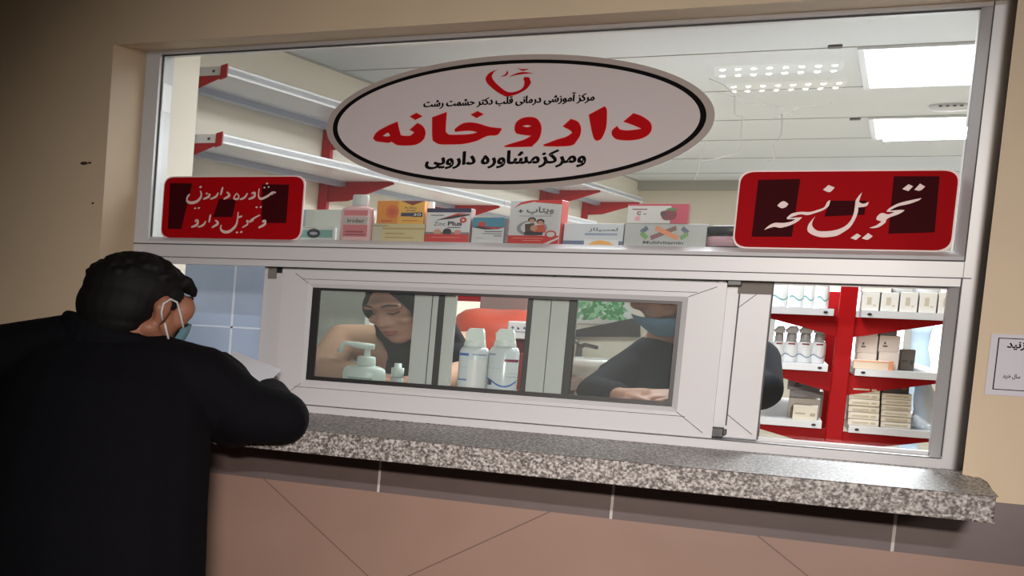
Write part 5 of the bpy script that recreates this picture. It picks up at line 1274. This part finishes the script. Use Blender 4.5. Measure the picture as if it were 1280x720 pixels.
for k in range(33):
    a_ = math.radians(-165 + 330 * k / 32)
    fx = .050 - .06 * max(0, -math.cos(a_)) * .6
    b.chain([(fx, .073 * math.sin(a_), -.002 + .092 * math.cos(a_)), (-.02, .088 * math.sin(a_), .0 + .096 * math.cos(a_))], [.014, .022], fn=wfm, nu=10, nv=8)
b.chain([wfm((.02, .06, -.1)), wfm((.03, 0, -.14)), wfm((.02, -.06, -.1))], [(.04, .03, .03), (.05, .035, .035), (.04, .03, .03)])
b.chain([wfm((-.03, .06, .02)), wfm((-.02, .07, -.07)), wfm((-.0, .05, -.14))], [.04, .05, .05]); b.chain([wfm((-.03, -.06, .02)), wfm((-.02, -.07, -.07)), wfm((-.0, -.05, -.14))], [.04, .05, .05])
b.chain([wfm((-.04, 0, -.07)), (wn.x, .62, 1.27)], [(.1, .085, .07), (.13, .08, .05)])
b.chain([(wn.x + .01, .57, 1.28), (wn.x + .01, .55, 1.15)], [(.125, .06, .05), (.14, .06, .05)])
b.organic('headscarf', hijab_m, wo, .006, 3)
b = MB()
for s in (1, -1):
    b.chain([(.083, s * .052, .046), (.096, s * .034, .053), (.101, s * .016, .048)], [.003, .004, .003], fn=wfm, nu=8, nv=6)
    b.chain([(.080, s * .048, .018), (.093, s * .034, .012), (.093, s * .02, .016)], [.0025, .003, .0025], fn=wfm, nu=8, nv=6)
b.build('brow_and_lash', dark_line, wo)
b = MB(); b.chain([(.092, .021, -.063), (.104, 0, -.0605), (.092, -.021, -.063)], [(.004, .006, .004), (.006, .008, .0055), (.004, .006, .004)], fn=wfm); b.chain([(.09, .016, -.071), (.1, 0, -.0725), (.09, -.016, -.071)], [(.005, .006, .004), (.006, .008, .006), (.005, .006, .004)], fn=wfm); b.build('lips', lip_m, wo)

# --- man behind the right light
m2 = thing('person', 'masked man in dark jacket leaning over the desk behind the right light', 'person', (.38, .75, 0))
MC = at(840, 359, .58)
mf = head_map(MC, -112, 44, -4, 1.5, .88)
mn = Vector((.40, .70, 1.36))
b = MB(); head_prims(b, mf, .056, .08)
b.chain([mf((-.035, 0, -.1)), mn, (mn.x, .76, 1.26)], [(.075, .06, .06), (.08, .07, .06), (.14, .1, .07)]); b.chain([(mn.x, .76, 1.24), (mn.x, .80, .95), (mn.x, .80, .72)], [(.18, .11, .1), (.17, .12, .1), (.18, .13, .1)])
msL, msR = Vector((.585, .74, 1.31)), Vector((.325, .74, 1.285))
meL, mwL = Vector((.605, .60, 1.235)), Vector((.47, .29, 1.205))
meR, mwR = Vector((.225, .46, 1.20)), Vector((.30, .31, 1.200))
for s, e, w in ((msL, meL, mwL), (msR, meR, mwR)): b.chain([(mn.x, .76, 1.24), s, e, w], [.08, .045, .032, .026])
hand(b, mwL, (-.95, -.12, -.02), (0, 0, 1), 1.1, .35, -1); hand(b, mwR, (.9, -.2, .02), (0, 0, 1), 1.1, .35, 1)
for s in (-1, 1): b.chain([(mn.x + s * .1, .80, .72), (mn.x + s * .11, .78, .42), (mn.x + s * .11, .80, .08)], [.09, .065, .045])
b.organic('body', skin_b, m2, .0055, 5)
b = MB()
b.chain([(mn.x, .72, 1.34), (mn.x, .76, 1.25), (mn.x, .78, 1.1), (mn.x, .80, .9), (mn.x, .80, .7)], [(.10, .09, .05), (.20, .13, .07), (.215, .15, .1), (.22, .16, .1), (.23, .16, .1)])
b.chain([(mn.x + .08, .74, 1.31), msL, meL, meL.lerp(mwL, .5), mwL.lerp(meL, .22)], [.075, .07, .062, .056, .05]); b.chain([(mn.x - .05, .74, 1.30), msR, msR.lerp(meR, .55), meR, mwR.lerp(meR, .2)], [.075, .066, .054, .046, .042])
b.chain([(mn.x - .04, .68, 1.28), (mn.x - .03, .66, 1.18)], [.09, .1])
b.organic('jacket', grey_m, m2, .01, 4)
b = MB(); b.ball((-.024, 0, .05), (.101, .084, .098), fn=mf, nu=24, nv=16); b.ball((-.05, 0, .0), (.074, .078, .09), fn=mf); b.organic('hair', hair_m, m2, .008, 2)
def mask2(u_, v_):
    a_ = u_ * .74; zz_ = -.022 - .096 * v_; bulge = .112 - .01 * v_ + .012 * math.cos(a_ * 1.3) * (1 - abs(v_ - .25) * 1.2)
    return mf((.006 + bulge * math.cos(a_), .082 * math.sin(a_) * (1 - .18 * v_ * v_), zz_ - .02 * abs(u_) ** 2 * (1 - v_)))
mask_mesh(mask2, mf).build('face_mask', mat('blue_mask_pale', srgb(128, 172, 202), .7), m2)
b = MB()
for s in (1, -1):
    b.chain([(.084, s * .05, .05), (.095, s * .034, .054), (.1, s * .016, .05)], [.0045, .006, .005], fn=mf, nu=8, nv=6); b.chain([(.08, s * .047, .02), (.09, s * .034, .014), (.091, s * .02, .018)], [.003, .0036, .003], fn=mf, nu=8, nv=6)
b.build('brow_and_lash', dark_line, m2)
b = MB()
for s in (-1, 1): b.chain([(mn.x + s * .1, .80, .72), (mn.x + s * .12, .78, .45), (mn.x + s * .12, .80, .07)], [(.115, .11, .1), (.09, .09, .085), (.07, .07, .055)])
b.organic('trousers', trouser_m, m2, .012, 4)
